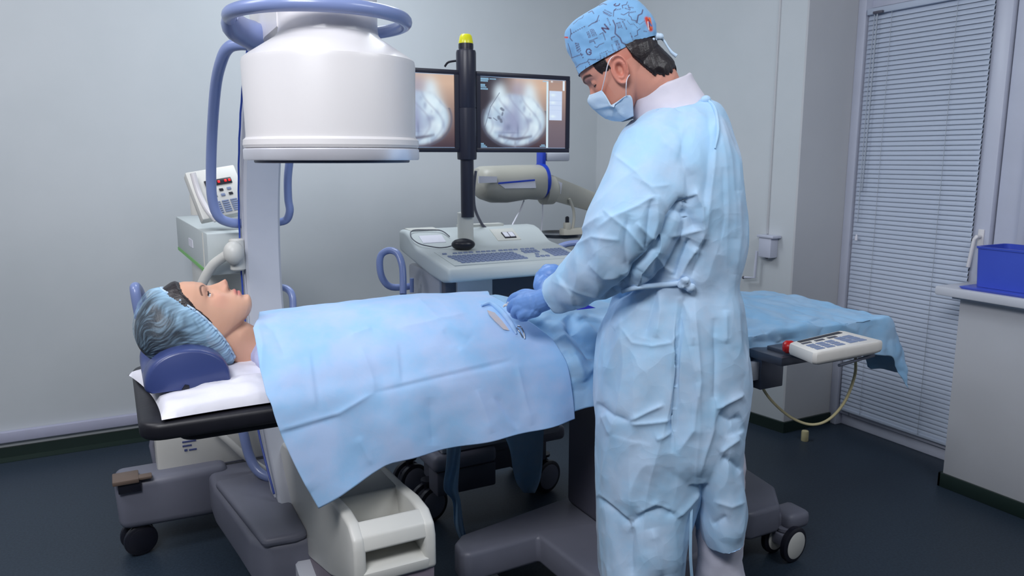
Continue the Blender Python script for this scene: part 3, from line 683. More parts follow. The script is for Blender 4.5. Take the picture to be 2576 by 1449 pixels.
m1 = monitor(1.214, 1.614, 'R', 'black framed monitor right of the post showing the radiograph with a side menu')
m2 = monitor(.744, 1.144, 'L', 'black framed monitor left of the post, partly hidden by the white detector')
# mouse
ms = thing('computer_mouse', 'black wired computer mouse lying on the grey console desk', 'mouse', (1.13, 2.52, 1.03))
Rm = Matrix.Rotation(math.radians(-25), 3, 'Z')
G().ball((1.118, 2.508, 1.050), .043, .030, .022, 28, 14, Rm).build('shell', M['blackp'], ms)
G().ball((1.094, 2.512, 1.058), .012, .004, .010, 12, 8, Rm).build('wheel', M['black'], ms)
P_ = [(1.080, 2.525, 1.045), (1.06, 2.535, 1.040), (1.03, 2.545, 1.040), (.98, 2.585, 1.052), (.965, 2.63, 1.073), (.985, 2.67, 1.092), (1.04, 2.675, 1.092), (1.095, 2.66, 1.088), (1.115, 2.625, 1.068)]
G().tube(P_, .002, 8, smooth=8).build('cord', M['condark'], ms)

# ================================================================ injector head on its jointed arm, behind the trolley
ij = thing('injector_unit', 'beige rounded device head with a blue clamp on a jointed arm behind the monitors', 'medical device', tuple(np.array([2.08, 3.2, 0])))
Yd = 3.2
rings = []
for px, yt, yb, dp in ((1196, 440, 470, .04), (1200, 424, 492, .075), (1212, 418, 502, .09), (1235, 417, 510, .095), (1270, 416, 510, .095), (1300, 415, 505, .095), (1325, 415, 501, .092), (1350, 414, 503, .09), (1356, 416, 501, .085)):
    a = atY(px, yt, Yd); b = atY(px, yb, Yd); c = (a + b) / 2; h = np.linalg.norm(a - b) / 2
    rings.append([(c[0], c[1] + dp * np.sign(math.cos(t)) * abs(math.cos(t)) ** .8, c[2] + h * np.sign(math.sin(t)) * abs(math.sin(t)) ** .8) for t in np.linspace(0, 2 * PI, 32, endpoint=False)])
ih = G().loft(rings).build('device_head', M['beige'], ij, 50)
def quad(pts, yv, off, mat, name, par):
    P = [atY(x, y, yv) for x, y in pts]; n = len(P)
    g = G(); g.add([p + np.array([0, -off, 0]) for p in P] + [p + np.array([0, .003, 0]) for p in P], [tuple(range(n))[::-1], tuple(range(n, 2 * n))] + [(i, (i + 1) % n, n + (i + 1) % n, n + i) for i in range(n)])
    return g.build(name, mat, par, 0)
quad([(1204, 443), (1250, 444), (1250, 459), (1204, 461)], Yd - .094, .002, M['label'], 'paper_label', ih)
quad([(1254, 462), (1346, 454), (1348, 473), (1270, 474)], Yd - .096, .002, M['label'], 'printed_label', ih)
quad([(1254, 459), (1345, 451), (1345, 455), (1254, 463)], Yd - .097, .003, M['royal'], 'blue_line', ih)
a = atY(1360, 460, Yd)
G().lathe([(.03, -.012), (.082, -.012), (.086, 0), (.082, .012), (.03, .012)], tuple(a + np.array([0, .0, .01])), 40, (1, 0, 0)).build('clamp_ring', M['royal'], ij)
G().box(a[0] - .008, a[0] + .012, Yd - .03, Yd + .03, a[2] + .06, a[2] + .16, .004).build('clamp_bracket', M['royal'], ij)
a2 = atY(1365, 478, Yd)
G().lathe([(.03, -.03), (.07, -.02), (.07, .03), (.05, .05)], tuple(a2 + np.array([.02, 0, 0])), 32, (1, 0, 0)).build('collar', M['beige'], ij)
b0 = atY(1368, 392, Yd); b1 = atY(1426, 396, Yd)
G().box(b0[0], b1[0], Yd - .03, Yd + .03, b0[2] - .025, b0[2] + .015, .008).build('clear_holder', M['arc'], ij)
J1 = atY(1378, 470, Yd); J2 = atY(1500, 512, 3.24)
rings = []
for k in range(6):
    t = k / 5; c = J1 * (1 - t) + J2 * t; h = .055 - .012 * t
    rings.append([(c[0] + h * .25 * b, c[1] + .035 * a_, c[2] + h * b) for a_, b in ((-1, -.7), (-.7, -1), (.7, -1), (1, -.7), (1, .7), (.7, 1), (-.7, 1), (-1, .7))])
G().loft(rings).build('arm', M['beige'], ij, 40)
quad([(1372, 442), (1414, 460), (1410, 488), (1372, 470)], Yd - .036, .002, M['label'], 'paper_label', ij)
st = J2 + np.array([.02, .02, 0])
G().tube([(st[0], st[1], .02), (st[0], st[1], J2[2] + .05)], .022, 20).build('stand_post', M['beige'], ij)
G().tube([atY(1432, 500, 3.17), atY(1442, 525, 3.17), atY(1444, 550, 3.17), atY(1440, 575, 3.17)], .007, 10, smooth=5).build('arm_cable', M['beige'], ij)
ty = atY(1415, 592, 3.15)
G().lathe([(.002, -.006), (.115, -.006), (.125, 0), (.13, .012), (.126, .012), (.118, .001), (.002, 0)], (ty[0], ty[1] + .02, ty[2]), 40).build('ring_tray', M['steel'], ij)
G().box(ty[0] + .01, st[0], ty[1] + .0, ty[1] + .05, ty[2] - .02, ty[2] + .03, .006).box(ty[0] + .02, ty[0] + .05, ty[1], ty[1] + .03, ty[2] + .02, ty[2] + .06, .006).build('tray_bracket', M['beige'], ij)
G().lathe([(.005, .05), (.010, .055), (.010, .085), (.004, .09)], (ty[0] + .035, ty[1] + .015, ty[2]), 12).build('knob', M['blackp'], ij)
G().tube([atY(1318, 505, 3.2), atY(1308, 530, 3.15), atY(1296, 552, 3.05), atY(1285, 580, 3.0), atY(1282, 640, 2.98)], .0035, 8, smooth=6).build('supply_cord', M['label'], ij)
G().tube([atY(1365, 495, 3.2), atY(1365, 540, 3.2), atY(1360, 600, 3.2), atY(1358, 700, 3.2)], .003, 8).build('supply_cord', M['label'], ij)
for k in range(5):
    an = 2 * PI * k / 5 + .3
    G().prism([(0, -.025), (.26, -.018), (.27, 0), (.26, .018), (0, .025)], 'Z', .03, .07, .006, rot=Matrix.Rotation(an, 3, 'Z'), org=(0, 0, 0))
g = G()
for k in range(5):
    an = 2 * PI * k / 5 + .3; c, s_ = math.cos(an), math.sin(an)
    pts = [(st[0] + c * r - s_ * q, st[1] + s_ * r + c * q) for r, q in ((0, -.025), (.26, -.018), (.27, 0), (.26, .018), (0, .025))]
    g.prism(pts, 'Z', .02, .06, .005); g.ball((st[0] + c * .25, st[1] + s_ * .25, .0202), .02)
g.build('star_base', M['greyd'], ij)

# ================================================================ operating table
TY0, TY1 = 1.745, 2.30
ot = thing('operating_table', 'operating table with black mattress top on a grey column and casters', 'operating table', (1.35, 2.02, 0))
def slab(x0, x1, y0, y1, z0, z1, r, bev=.012):
    pts = [(p[0], p[1]) for p in rrect(x0, x1, y0, y1, 0, r, 6)]
    return G().prism(pts, 'Z', z0, z1, bev, 3)
tt = slab(.018, 2.40, TY0, TY1, .752, .793, .05).build('mattress', M['black'], ot, 40)
slab(.10, 2.34, TY0 + .06, TY1 - .06, .722, .754, .04, .006).build('table_frame', M['black'], ot, 40)
G().box(1.48, 1.775, 1.70, 1.722, .665, .725, .004).box(1.48, 1.50, 1.70, 1.78, .675, .725).build('side_rail', M['conbody'], ot)
G().box(1.58, 1.72, 1.696, 1.70, .688, .693).build('rail_slot', M['blackp'], ot)
G().box(1.772, 1.87, 1.69, 1.735, .635, .735, .003).build('rail_clamp', M['dsteel'], ot)
G().box(1.30, 1.62, 1.86, 2.08, .20, .70, .02, 3).build('column', M['greyd'], ot)
G().box(1.27, 1.65, 1.80, 2.16, .655, .724, .012, 3).build('column_head', M['greyd'], ot)
g = G()
bp_ = [(.842, 1.94), (.848, 2.0), (.89, 2.04), (1.34, 2.12), (2.02, 2.10), (2.06, 2.0), (2.03, 1.84), (1.93, 1.72), (1.80, 1.72), (1.72, 1.80), (1.60, 1.62), (1.20, 1.57), (1.118, 1.60), (1.105, 1.925), (.865, 1.918)]
g.prism(bp_, 'Z', .10, .20, .025, 3); g.build('base', M['greyp'], ot, 35)
G().box(1.86, 2.02, 1.74, 1.90, .085, .155, .02, 3).box(1.96, 2.06, 1.70, 1.80, .10, .16, .02, 3).build('base_end_cover', M['greyp'], ot)
for x, y, r, a in ((.925, 1.985, .055, .5), (1.965, 1.73, .062, .12), (1.0, 2.10, .055, 1.2), (1.98, 2.06, .06, .3)):
    caster(ot, x, y, r, a, .11, M['greyp'] if r > .06 else M['greyd'], M['offwhite'], .026, .05)
# bracket arm with the handset
G().box(1.80, 1.99, 1.50, 1.70, .760, .775, .003).box(1.76, 1.90, 1.60, 1.74, .735, .762, .003).build('handset_bracket', M['dsteel'], ot)
G().tube([(1.84, 1.46, .764), (2.03, 1.49, .764)], .005, 8).build('bracket_rod', M['dsteel'], ot)

hd = thing('control_handset', 'cream control handset with keypad and red stop button beside the table foot', 'remote control', (1.9, 1.53, .765))
hc = [atZ(1984, 862, .815), atZ(2118, 830, .815), atZ(2224, 857, .815), atZ(2050, 888, .815)]
ctr = sum(hc) / 4
rings = []
def qring(sc, z, r=.1):
    out = []; n = 4
    for i in range(4):
        p = hc[i]; a = hc[i - 1]; b = hc[(i + 1) % 4]
        for t in (r, r * .4):
            out.append(p + (a - p) * t * .8)
        for t in (r * .4, r):
            out.append(p + (b - p) * t * .8) if False else None
        out.append(p + (b - p) * r * .8)
    return [tuple((ctr + (q - ctr) * sc)[:2]) + (z,) for q in out]
hb = G().loft([qring(.90, .776), qring(.97, .780), qring(1.0, .788), qring(1.0, .806), qring(.985, .813), qring(.96, .815)]).build('case', M['handset'], hd, 40)
def onhs(u, v, z=.8155): 
    p = hc[0] * (1 - u) * (1 - v) + hc[1] * u * (1 - v) + hc[2] * u * v + hc[3] * (1 - u) * v; return (p[0], p[1], z)
def hsq(u0, u1, v0, v1, mat, name, h=.0015):
    a = [onhs(u0, v0, .8145), onhs(u1, v0, .8145), onhs(u1, v1, .8145), onhs(u0, v1, .8145)]; b = [(p[0], p[1], .815 + h) for p in a]
    return G().add(a + b, [(4, 7, 6, 5), (0, 1, 5, 4), (1, 2, 6, 5), (2, 3, 7, 6), (3, 0, 4, 7)]).build(name, mat, hb, 0)
hsq(.12, .88, .06, .17, M['blackp'], 'display_strip')
for i in range(3): hsq(.10 + i * .22, .25 + i * .22, .24, .32, M['condark'], 'label_text')
for r in range(3):
    for c in range(3): hsq(.10 + c * .15, .215 + c * .15, .42 + r * .15, .53 + r * .15, M['key'], 'key')
for r in range(3):
    for c in range(2): hsq(.60 + c * .14, .72 + c * .14, .36 + r * .16, .49 + r * .16, M['key'], 'key')
e1 = atZ(1975, 872, .79)
G().lathe([(.016, -.02), (.020, -.012), (.020, .004), (.014, .012), (.003, .014)], tuple(e1 + np.array([.01, 0, -.002])), 24, (-.8, .5, 0)).build('stop_button', M['red'], hd)
P_ = [atD(2152, 900, 2.28), atD(2150, 945, 2.30), atD(2125, 1010, 2.32), atD(2085, 1055, 2.34), atD(2040, 1068, 2.36), atD(1990, 1050, 2.38), atD(1945, 1012, 2.38), atD(1920, 978, 2.38), (1.80, 1.712, .66)]
G().tube(P_, .0045, 10, smooth=8).build('coiled_cord', M['creamc'], hd)

# headrest and pillow
pw = G(); rings = []
nx, ny = 60, 60
PX0, PX1, PY0, PY1 = .035, .50, 1.748, 2.17
def pillow(top):
    V = []
    for j in range(ny):
        for i in range(nx):
            u = i / (nx - 1) * 2 - 1; v = j / (ny - 1) * 2 - 1
            f = max(0, (1 - abs(u) ** 3.0)) ** .33 * max(0, (1 - abs(v) ** 3.0)) ** .33
            cx = (PX0 + PX1) / 2 + (PX1 - PX0) / 2 * u * (1 - .07 * (1 - v * v)) + .028 * v * -1
            cy = (PY0 + PY1) / 2 + (PY1 - PY0) / 2 * v * (1 - .07 * (1 - u * u))
            p = noise.noise(Vector((cx * 14, cy * 14, 3))) * .007 + noise.noise(Vector((cx * 34, cy * 30, 9))) * .004 - abs(noise.noise(Vector((cx * 16 + cy * 12, cy * 20, 2)))) * .008
            dip = math.exp(-((cx - .14) / .10) ** 2 - ((cy - 2.03) / .22) ** 2)
            z = .800 + (f * (.050 - .022 * dip) + p * f if top else .0 - f * .006)
            V.append((cx, cy, z))
    return V
V = pillow(True) + pillow(False)
fs = []
for j in range(ny - 1):
    for i in range(nx - 1):
        a = j * nx + i; fs.append((a, a + 1, a + nx + 1, a + nx)); b = a + nx * ny; fs.append((b, b + nx, b + nx + 1, b + 1))
edge = [(0, i) for i in range(nx)] + [(j, nx - 1) for j in range(1, ny)] + [(ny - 1, i) for i in range(nx - 2, -1, -1)] + [(j, 0) for j in range(ny - 2, 0, -1)]
ids = [j * nx + i for j, i in edge]
for k in range(len(ids)):
    a, b = ids[k], ids[(k + 1) % len(ids)]; fs.append((b, a, a + nx * ny, b + nx * ny))
tag(mesh_obj('pillow', V, fs, M['pillow'], None, 60), 'white cotton pillow on the black mattress under the navy headrest', 'pillow')
g = G(); rings = []
for y in np.concatenate([np.linspace(1.865, 1.889, 9), np.linspace(1.90, 2.135, 16), np.linspace(2.146, 2.17, 9)]):
    e = min(1, abs(y - 1.865) / .024, abs(y - 2.17) / .024); e = .90 + .10 * (1 - (1 - e) ** 2.4) ** .5
    dip = .062 * math.exp(-((y - 2.05) / .085) ** 4) 
    top_ = .084 - dip; ring = []
    for t in np.linspace(0, PI, 24): ring.append((.131 - .094 * math.cos(t) * e, y, .838 + top_ * e * math.sin(t) ** .85))
    ring += [(.131 + .092 * e, y, .832), (.131 + .085 * e, y, .828), (.131 - .085 * e, y, .828), (.131 - .092 * e, y, .832)]
    rings.append(ring)
hr = thing('headrest', 'navy blue vinyl half-round headrest under the patient head', 'headrest', (.131, 2.05, .828))
G().loft(rings).build('cushion', M['navy'], hr, 50)
G().prism([(.114, .829), (.131, .829), (.131, .837), (.122, .840)], 'Y', 1.8625, 1.868, .001).build('zip_tab', M['blackp'], hr)

# ================================================================ drapes over the patient
def catmull(pts, n):
    pts = np.array(pts, float); P = np.vstack([2 * pts[0] - pts[1], pts, 2 * pts[-1] - pts[-2]]); m = len(pts) - 1
    L = np.concatenate([[0], np.cumsum(np.linalg.norm(np.diff(pts, axis=0), axis=1))]); out = []
    for q in np.linspace(0, L[-1] - 1e-9, n):
        i = min(np.searchsorted(L, q, side='right') - 1, m - 1); t = (q - L[i]) / (L[i + 1] - L[i])
        p0, p1, p2, p3 = P[i], P[i + 1], P[i + 2], P[i + 3]
        out.append(.5 * (2 * p1 + (p2 - p0) * t + (2 * p0 - 5 * p1 + 4 * p2 - p3) * t * t + (3 * p1 - p0 - 3 * p2 + p3) * t ** 3))
    return np.array(out)
def grid_faces(ns, nt):
    return [(i * nt + j, (i + 1) * nt + j, (i + 1) * nt + j + 1, i * nt + j + 1) for i in range(ns - 1) for j in range(nt - 1)]
def sheet_obj(name, V, ns, nt, mat, parent=None, thick=.0012):
    fs = grid_faces(ns, nt); N = normals(V, fs); W = V - N * thick; n = ns * nt
    allf = fs + [tuple(n + k for k in f[::-1]) for f in fs]
    ed = [j for j in range(nt)] + [i * nt + nt - 1 for i in range(1, ns)] + [(ns - 1) * nt + j for j in range(nt - 2, -1, -1)] + [i * nt for i in range(ns - 2, 0, -1)]
    for k in range(len(ed)):
        a, b = ed[k], ed[(k + 1) % len(ed)]; allf.append((a, b, b + n, a + n))
    return mesh_obj(name, np.vstack([V, W]), allf, mat, parent, 180)
SEC = [(2.345, .72), (2.338, .797), (2.315, .828), (2.27, .872), (2.21, .917), (2.12, .950), (2.02, .962), (1.93, .953), (1.85, .920), (1.79, .874), (1.755, .834), (1.730, .797), (1.715, .735), (1.706, .665), (1.700, .60)]
NS, NT = 260, 300
sec = catmull(SEC, NT)
kX = lambda X: np.interp(X, [.25, .34, .45, .6, .8, 1.0, 1.15], [.90, .95, 1.0, 1.03, 1.04, .97, .90])
V = np.zeros((NS * NT, 3)); 
yy, zz = sec[:, 0], sec[:, 1]; tt_ = np.arange(NT) / (NT - 1)
hang = np.clip((.797 - zz) / .197, 0, 1) * (yy < 2)      # 0 at table edge -> 1 at hem
XL = np.interp(-yy, [-2.34, -2.10, -2.0, -1.93, -1.80, -1.75, -1.73], [.37, .335, .315, .290, .280, .283, .292]) + hang ** 1.3 * .085
XR = np.interp(-yy, [-2.34, -2.2, -2.0, -1.85, -1.78, -1.73], [1.12, 1.06, .975, 1.000, 1.06, 1.08]) + hang * .015
k = 0
for i in range(NS):
    s = i / (NS - 1); X = XL + (XR - XL) * s; kk = kX(X)
    z = np.where(zz > .797, .797 + (zz - .797) * kk, zz)
    zend = np.interp(s, [0, .10, .235, .26, 1], [.548, .580, .618, .622, .645])
    z = np.where(hang > 0, .797 - hang * (.797 - zend), z)
    y = yy - hang * .010 * np.sin(s * 9 + 1) * hang - .006 * hang * np.sin(s * 23)
    V[i * NT:(i + 1) * NT] = np.stack([X, y, z], 1)
V = V[::1]
fs1 = grid_faces(NS, NT); N = normals(V, fs1)
if N[NT * (NS // 2) + 140][2] < 0: V = V.reshape(NS, NT, 3)[::-1].reshape(-1, 3)
N = normals(V, fs1)
sgn = 1
V = V + N * (fbm(V, 5.0, 3, 2.0) * .0045 + fbm(V * np.array([1, .4, .4]), 14.0, 2, 5.0) * .0016)[:, None]
N = normals(V, fs1)
V = creases(V, N, [
    ([(690, 1088), (760, 1066), (850, 1040), (945, 985)], 6, .0050, 'R'), ([(690, 1096), (780, 1070), (860, 1046)], 9, -.004, 'r'),
    ([(945, 987), (1100, 950), (1290, 905)], 6, -.0045, 'r'), ([(945, 980), (1100, 943), (1290, 898)], 5, .002, 'r'),
    ([(880, 845), (935, 825)], 5, .003, 'R'), ([(1000, 825), (1090, 808), (1180, 785)], 5, .0025, 'R'),
    ([(905, 870), (930, 930), (945, 985)], 8, .003, 'r'), ([(1300, 915), (1320, 1000), (1340, 1070)], 6, .0035, 'R'),
    ([(1115, 830), (1160, 880)], 6, -.003, 'r'), ([(645, 800), (660, 870), (655, 940)], 9, .004, 'r'),
    ([(700, 1120), (780, 1240)], 14, .004, 'r'), ([(900, 1100), (935, 1170)], 8, .003, 'r'), ([(1200, 980), (1240, 1090)], 8, .003, 'r'), ([(1080, 1000), (1090, 1120)], 10, -.003, 'r'),
    ([(690, 800), (720, 775), (800, 760)], 8, .004, 'r'), ([(660, 810), (690, 830), (720, 900)], 10, -.004, 'r'), ([(1035, 735), (1100, 800), (1180, 850)], 9, .004, 'r'),
    ([(780, 880), (790, 960), (800, 1030)], 8, .002, 's'), ([(1000, 860), (1010, 960)], 8, .002, 's'), ([(1240, 1000), (1300, 1080)], 8, .003, 's'),
])
dr = thing('surgical_drape', 'large pale blue sheet over the patient chest, its corner hanging over the near table edge', 'drape', (.7, 2.0, .70))
sheet_obj('sheet', V, NS, NT, M['drape'], dr)
# rolled edge of the opening and the gauze showing inside it
S1V = V.reshape(NS, NT, 3)
def on_sheet(px, py, VV=None, lift=0.0):
    VV = V if VV is None else VV
    P = proj(VV); d = np.hypot(P[:, 0] - px, P[:, 1] - py); c = VV - CAM; r = np.linalg.norm(c, axis=1)
    m = d < d.min() + 4; i = np.where(m)[0][np.argmin(r[m])]
    return VV[i] + np.array([0, -.3, .95]) * lift
P_ = [on_sheet(x, y, lift=.004) for x, y in ((1212, 768), (1232, 762), (1256, 776), (1278, 800), (1292, 822))] + [on_sheet(1300, 838, lift=.002)]
G().tube(P_, [.003, .006, .008, .008, .007, .003], 12, smooth=6).build('rolled_edge', M['drape'], dr, 60)
gp = [on_sheet(x, y, lift=.0035) for x, y in ((1226, 778), (1245, 784), (1268, 808), (1284, 832), (1270, 828), (1248, 808), (1232, 792))]
g = G(); c_ = sum(gp) / len(gp); c_ = c_ + np.array([0, 0, .001])
g.add(gp + [c_], [(i, (i + 1) % 7, 7) for i in range(7)]); tag(g.build('gauze_patch', M['gauze'], None, 60), 'beige gauze patch showing at the drape opening by the gloved hand', 'gauze')

# leg drape
SEC2 = [(2.352, .62), (2.345, .79), (2.325, .815), (2.27, .850), (2.18, .888), (2.08, .900), (1.98, .897), (1.90, .880), (1.83, .850), (1.775, .822), (1.745, .808), (1.731, .795), (1.726, .72), (1.724, .67)]
NS2, NT2 = 300, 220
sec = catmull(SEC2, NT2); yy, zz = sec[:, 0], sec[:, 1]
V2 = np.zeros((NS2 * NT2, 3))
hang = np.clip((.797 - zz) / .127, 0, 1) * (yy < 2); hangf = np.clip((.79 - zz) / .17, 0, 1) * (yy > 2.2)
for i in range(NS2):
    s = i / (NS2 - 1); 
    l = max(0, s - .86) / .14                      # part running over the foot end
    X0 = .86 + min(s, .86) / .86 * (2.42 - .86)
    kk = np.interp(X0, [.86, .96, 1.06, 1.35, 1.6, 1.85, 2.0, 2.15, 2.42], [.84, .88, 1.17, .95, .84, .55, .42, .20, .04])
    z = np.where(zz > .797, .799 + (zz - .797) * kk, zz)
    zend = np.interp(X0, [.86, 1.35, 1.45, 1.55, 1.70, 1.85, 2.1, 2.42], [.672, .672, .69, .71, .705, .735, .72, .66])
    z = np.where(hang > 0, .797 - hang * (.797 - zend), z)
    z = np.where(hangf > 0, .797 - hangf * np.interp(X0, [.86, 1.3, 2.42], [.10, .14, .10]), z)
    X = np.full(NT2, X0); y = yy.copy()
    near = np.clip((2.28 - yy) / .5, 0, 1)
    ln = l * np.interp(yy, [1.724, 1.745, 1.80, 1.90, 2.0, 2.1, 2.3], [.17, .20, .33, .34, .26, .18, .10])
    bend = np.clip(ln / .05, 0, 1)
    X = X + ln * (.60 * near ** .5 + .12) * (1 if l > 0 else 0)
    z = z - ln * bend * .80 + .0 
    y = y + ln * (.10 - .2 * (yy > 2.1)) * near + .018 * np.sin(yy * 34 + 1) * min(1, ln.max() * 5) * (l > 0) - hang * l * .03
    X = X + .015 * np.sin(yy * 42) * l
    V2[i * NT2:(i + 1) * NT2] = np.stack([X, y, z], 1)
fs2 = grid_faces(NS2, NT2); N = normals(V2, fs2)
if N[NT2 * (NS2 // 2) + 110][2] < 0: V2 = V2.reshape(NS2, NT2, 3)[::-1].reshape(-1, 3)
N = normals(V2, fs2)
fr_ = np.clip((V2[:, 1] - 1.86) / .14, 0, 1); damp = np.interp(V2[:, 0], [1.02, 1.14], [.25, 1.0]) * (1 - fr_) + np.interp(V2[:, 0], [.94, 1.04], [.25, 1.0]) * fr_; V2[:, 2] -= .026 * (1 - damp)
big = damp * np.interp(V2[:, 0], [1.4, 1.6], [1.6, 1.0]) * np.clip(fbm(V2, 6.0, 3, 12.0), -.8, 1.2) * .011 + damp * np.abs(fbm(V2, 9.0, 2, 7.0)) * .012
V2 = V2 + N * big[:, None]; N = normals(V2, fs2)
V2 = creases(V2, N, [
    ([(1425, 795), (1465, 850), (1505, 915)], 16, -.034, 'r'), ([(1445, 785), (1500, 845), (1530, 880)], 9, .018, 'R'), ([(1380, 860), (1420, 845), (1440, 880), (1470, 960)], 10, .016, 'R'),
    ([(1395, 895), (1430, 880), (1505, 905)], 9, .010, 'R'), ([(1340, 850), (1400, 900), (1440, 960)], 9, -.008, 'r'), ([(1335, 880), (1400, 955)], 7, .006, 'R'),
    ([(1445, 905), (1490, 940)], 9, .007, 'r'), ([(1410, 860), (1400, 900), (1405, 950)], 8, .008, 'R'), ([(1370, 800), (1400, 850), (1395, 890)], 16, -.010, 'r'),
    ([(1310, 805), (1370, 830), (1420, 830)], 14, -.006, 'r'),
    ([(1885, 832), (1990, 832), (2060, 800)], 10, .009, 'R'), ([(1890, 860), (1960, 862), (2010, 850)], 9, -.008, 'r'), ([(2000, 800), (2100, 812), (2160, 835)], 8, .007, 'R'),
    ([(1895, 800), (1980, 815)], 9, .006, 'r'), ([(1905, 880), (1940, 870), (1965, 850)], 8, .010, 'R'), ([(1890, 905), (1930, 890)], 8, -.01, 'r'),
    ([(2180, 860), (2210, 910), (2260, 970)], 9, .008, 'R'), ([(2225, 880), (2260, 930), (2290, 980)], 8, -.008, 'r')])
dl = thing('surgical_drape', 'crumpled pale blue sheet over the patient legs, trailing off the foot of the table', 'drape', (1.8, 2.0, .66))
sheet_obj('sheet', V2, NS2, NT2, M['drape2'], dl)
def strip(rows, y, name, par, mat):
    """hanging tongue of cloth: rows of (left px, right px, py)"""
    W = []; n = 14
    for xl, xr_, py in rows:
        for k in range(n):
            u = k / (n - 1); p = atY(xl + (xr_ - xl) * u, py, y + .012 * math.sin(u * 7 + py * .02)); W.append(p)
    return sheet_obj(name, np.array(W), len(rows), n, mat, par, -.001)
def interp_rows(rows, n):
    a = catmull([r for r in rows], n); return [tuple(r) for r in a]
strip(interp_rows([(1240, 1370, 1020), (1262, 1368, 1080), (1282, 1366, 1130), (1290, 1363, 1180), (1300, 1356, 1215), (1318, 1345, 1240)], 30), 2.325, 'hanging_corner', dl, M['drape2'])
strip(interp_rows([(1122, 1162, 1040), (1124, 1160, 1120), (1122, 1156, 1170), (1116, 1152, 1230), (1138, 1158, 1260), (1143, 1166, 1320), (1160, 1177, 1362)], 34), 2.325, 'hanging_tail', dl, M['drape2'])

# ================================================================ heads
SL = [(.118, .010, -.014, .012), (.114, .034, -.045, .036), (.104, .058, -.070, .055), (.088, .077, -.088, .067), (.066, .089, -.097, .0735), (.042, .0945, -.100, .0765),
      (.022, .0935, -.099, .0765), (.004, .0885, -.096, .0750), (-.014, .0875, -.090, .0730), (-.032, .088, -.078, .0700), (-.048, .0885, -.058, .0660), (-.064, .088, -.030, .0600),
      (-.080, .087, -.006, .0515), (-.093, .085, .016, .0420), (-.102, .079, .034, .0310), (-.107, .070, .044, .0180), (-.109, .062, .050, .008)]
def gs(v, c, s): return np.exp(-((v - c) / s) ** 2)
def head_g(R, O, sc, female=False):
    zs = np.linspace(.118, -.109, 190)
    T = np.array(SL)[::-1]
    xf = np.interp(zs, T[:, 0], T[:, 1]); xb = np.interp(zs, T[:, 0], T[:, 2]); w_ = np.interp(zs, T[:, 0], T[:, 3])
    for a in (xf, xb, w_): a[2:-2] = np.convolve(a, np.ones(5) / 5, 'valid')
    th = np.linspace(0, 2 * PI, 240, endpoint=False); rings = []
    NZ = ([-.055, -.050, -.043, -.036, -.029, -.016, 0, .012, .024, .04], [0, .001, .007, .021, .0275, .0165, .0065, .0005, .002, .0])
    for z, f, b, w0 in zip(zs, xf, xb, w_):
        c = f * .35 + b * .65; y = np.sin(th); x = np.cos(th)
        yy_ = w0 * np.sign(y) * np.abs(y) ** .92
        xx = np.where(x > 0, c + (f - c) * np.abs(x) ** .80, c - (c - b) * np.abs(x) ** .95)
        fr = np.clip(x * 2.2, 0, 1)
        wn = np.interp(z, [-.045, -.03, 0, .02], [.0125, .0115, .0070, .0085])
        nz = np.interp(z, *NZ) * (1.12 if female else 1.05)
        d_ = nz * np.exp(-(np.abs(yy_) / wn) ** 2.2)
        d_ += .009 * gs(np.abs(yy_), .0140, .0052) * gs(z, -.034, .0062)                      # nostril wings
        lp = .75 if female else .7
        d_ += lp * .0095 * np.exp(-(np.abs(yy_) / .023) ** 2.5) * gs(z, -.0575, .0052) + lp * .0085 * np.exp(-(np.abs(yy_) / .020) ** 2.5) * gs(z, -.0700, .0055)
        d_ -= .0035 * np.exp(-(np.abs(yy_) / .024) ** 4) * gs(z, -.0636, .0022)
        d_ += .0030 * np.exp(-(np.abs(yy_) / .022) ** 2) * gs(z, -.062, .016)
        d_ -= .0030 * gs(yy_, 0, .02) * gs(z, -.0805, .006)
        d_ += .0065 * gs(yy_, 0, .020) * gs(z, -.096, .010)
        d_ -= .0070 * gs(np.abs(yy_), .0315, .0155) * gs(z, .0045, .0115)                     # sockets
        d_ += (.0015 if female else .0040) * gs(np.abs(yy_), .026, .022) * gs(z, .0245, .0075)
        d_ += .0045 * gs(np.abs(yy_), .044, .018) * gs(z, -.020, .016)
        xx = xx + d_ * fr
        rings.append([Vector(O) + R @ Vector((a * sc, b_ * sc, z * sc)) for a, b_ in zip(xx, yy_)])
    g = G().loft(rings)
    for s_ in (-1, 1):          # lids around each eyeball
        ec = Vector((.0675, s_ * .0315, .0045)); rr2 = .0133
        for e0, e1 in ((.30, 1.25), (-1.1, -.26)) if female else ((-.62, 1.25), (-1.1, -.58)):
            lr = []
            for e in np.linspace(e0, e1, 8):
                lr.append([Vector(O) + (R @ (ec + Vector((math.cos(e) * math.cos(a), math.cos(e) * math.sin(a), math.sin(e))) * rr2)) * 1.0 if False else
                           Vector(O) + R @ ((ec + Vector((math.cos(e) * math.cos(a), math.cos(e) * math.sin(a), math.sin(e))) * rr2) * sc) for a in np.linspace(-1.35, 1.35, 18)])
            lr2 = [[p + (Vector(O) + R @ (ec * sc) - p).normalized() * .0030 for p in r] for r in lr]
            # closed thin shell
            ring = [a + b[::-1] for a, b in zip(lr, lr2)]; g.loft(ring)
    return g
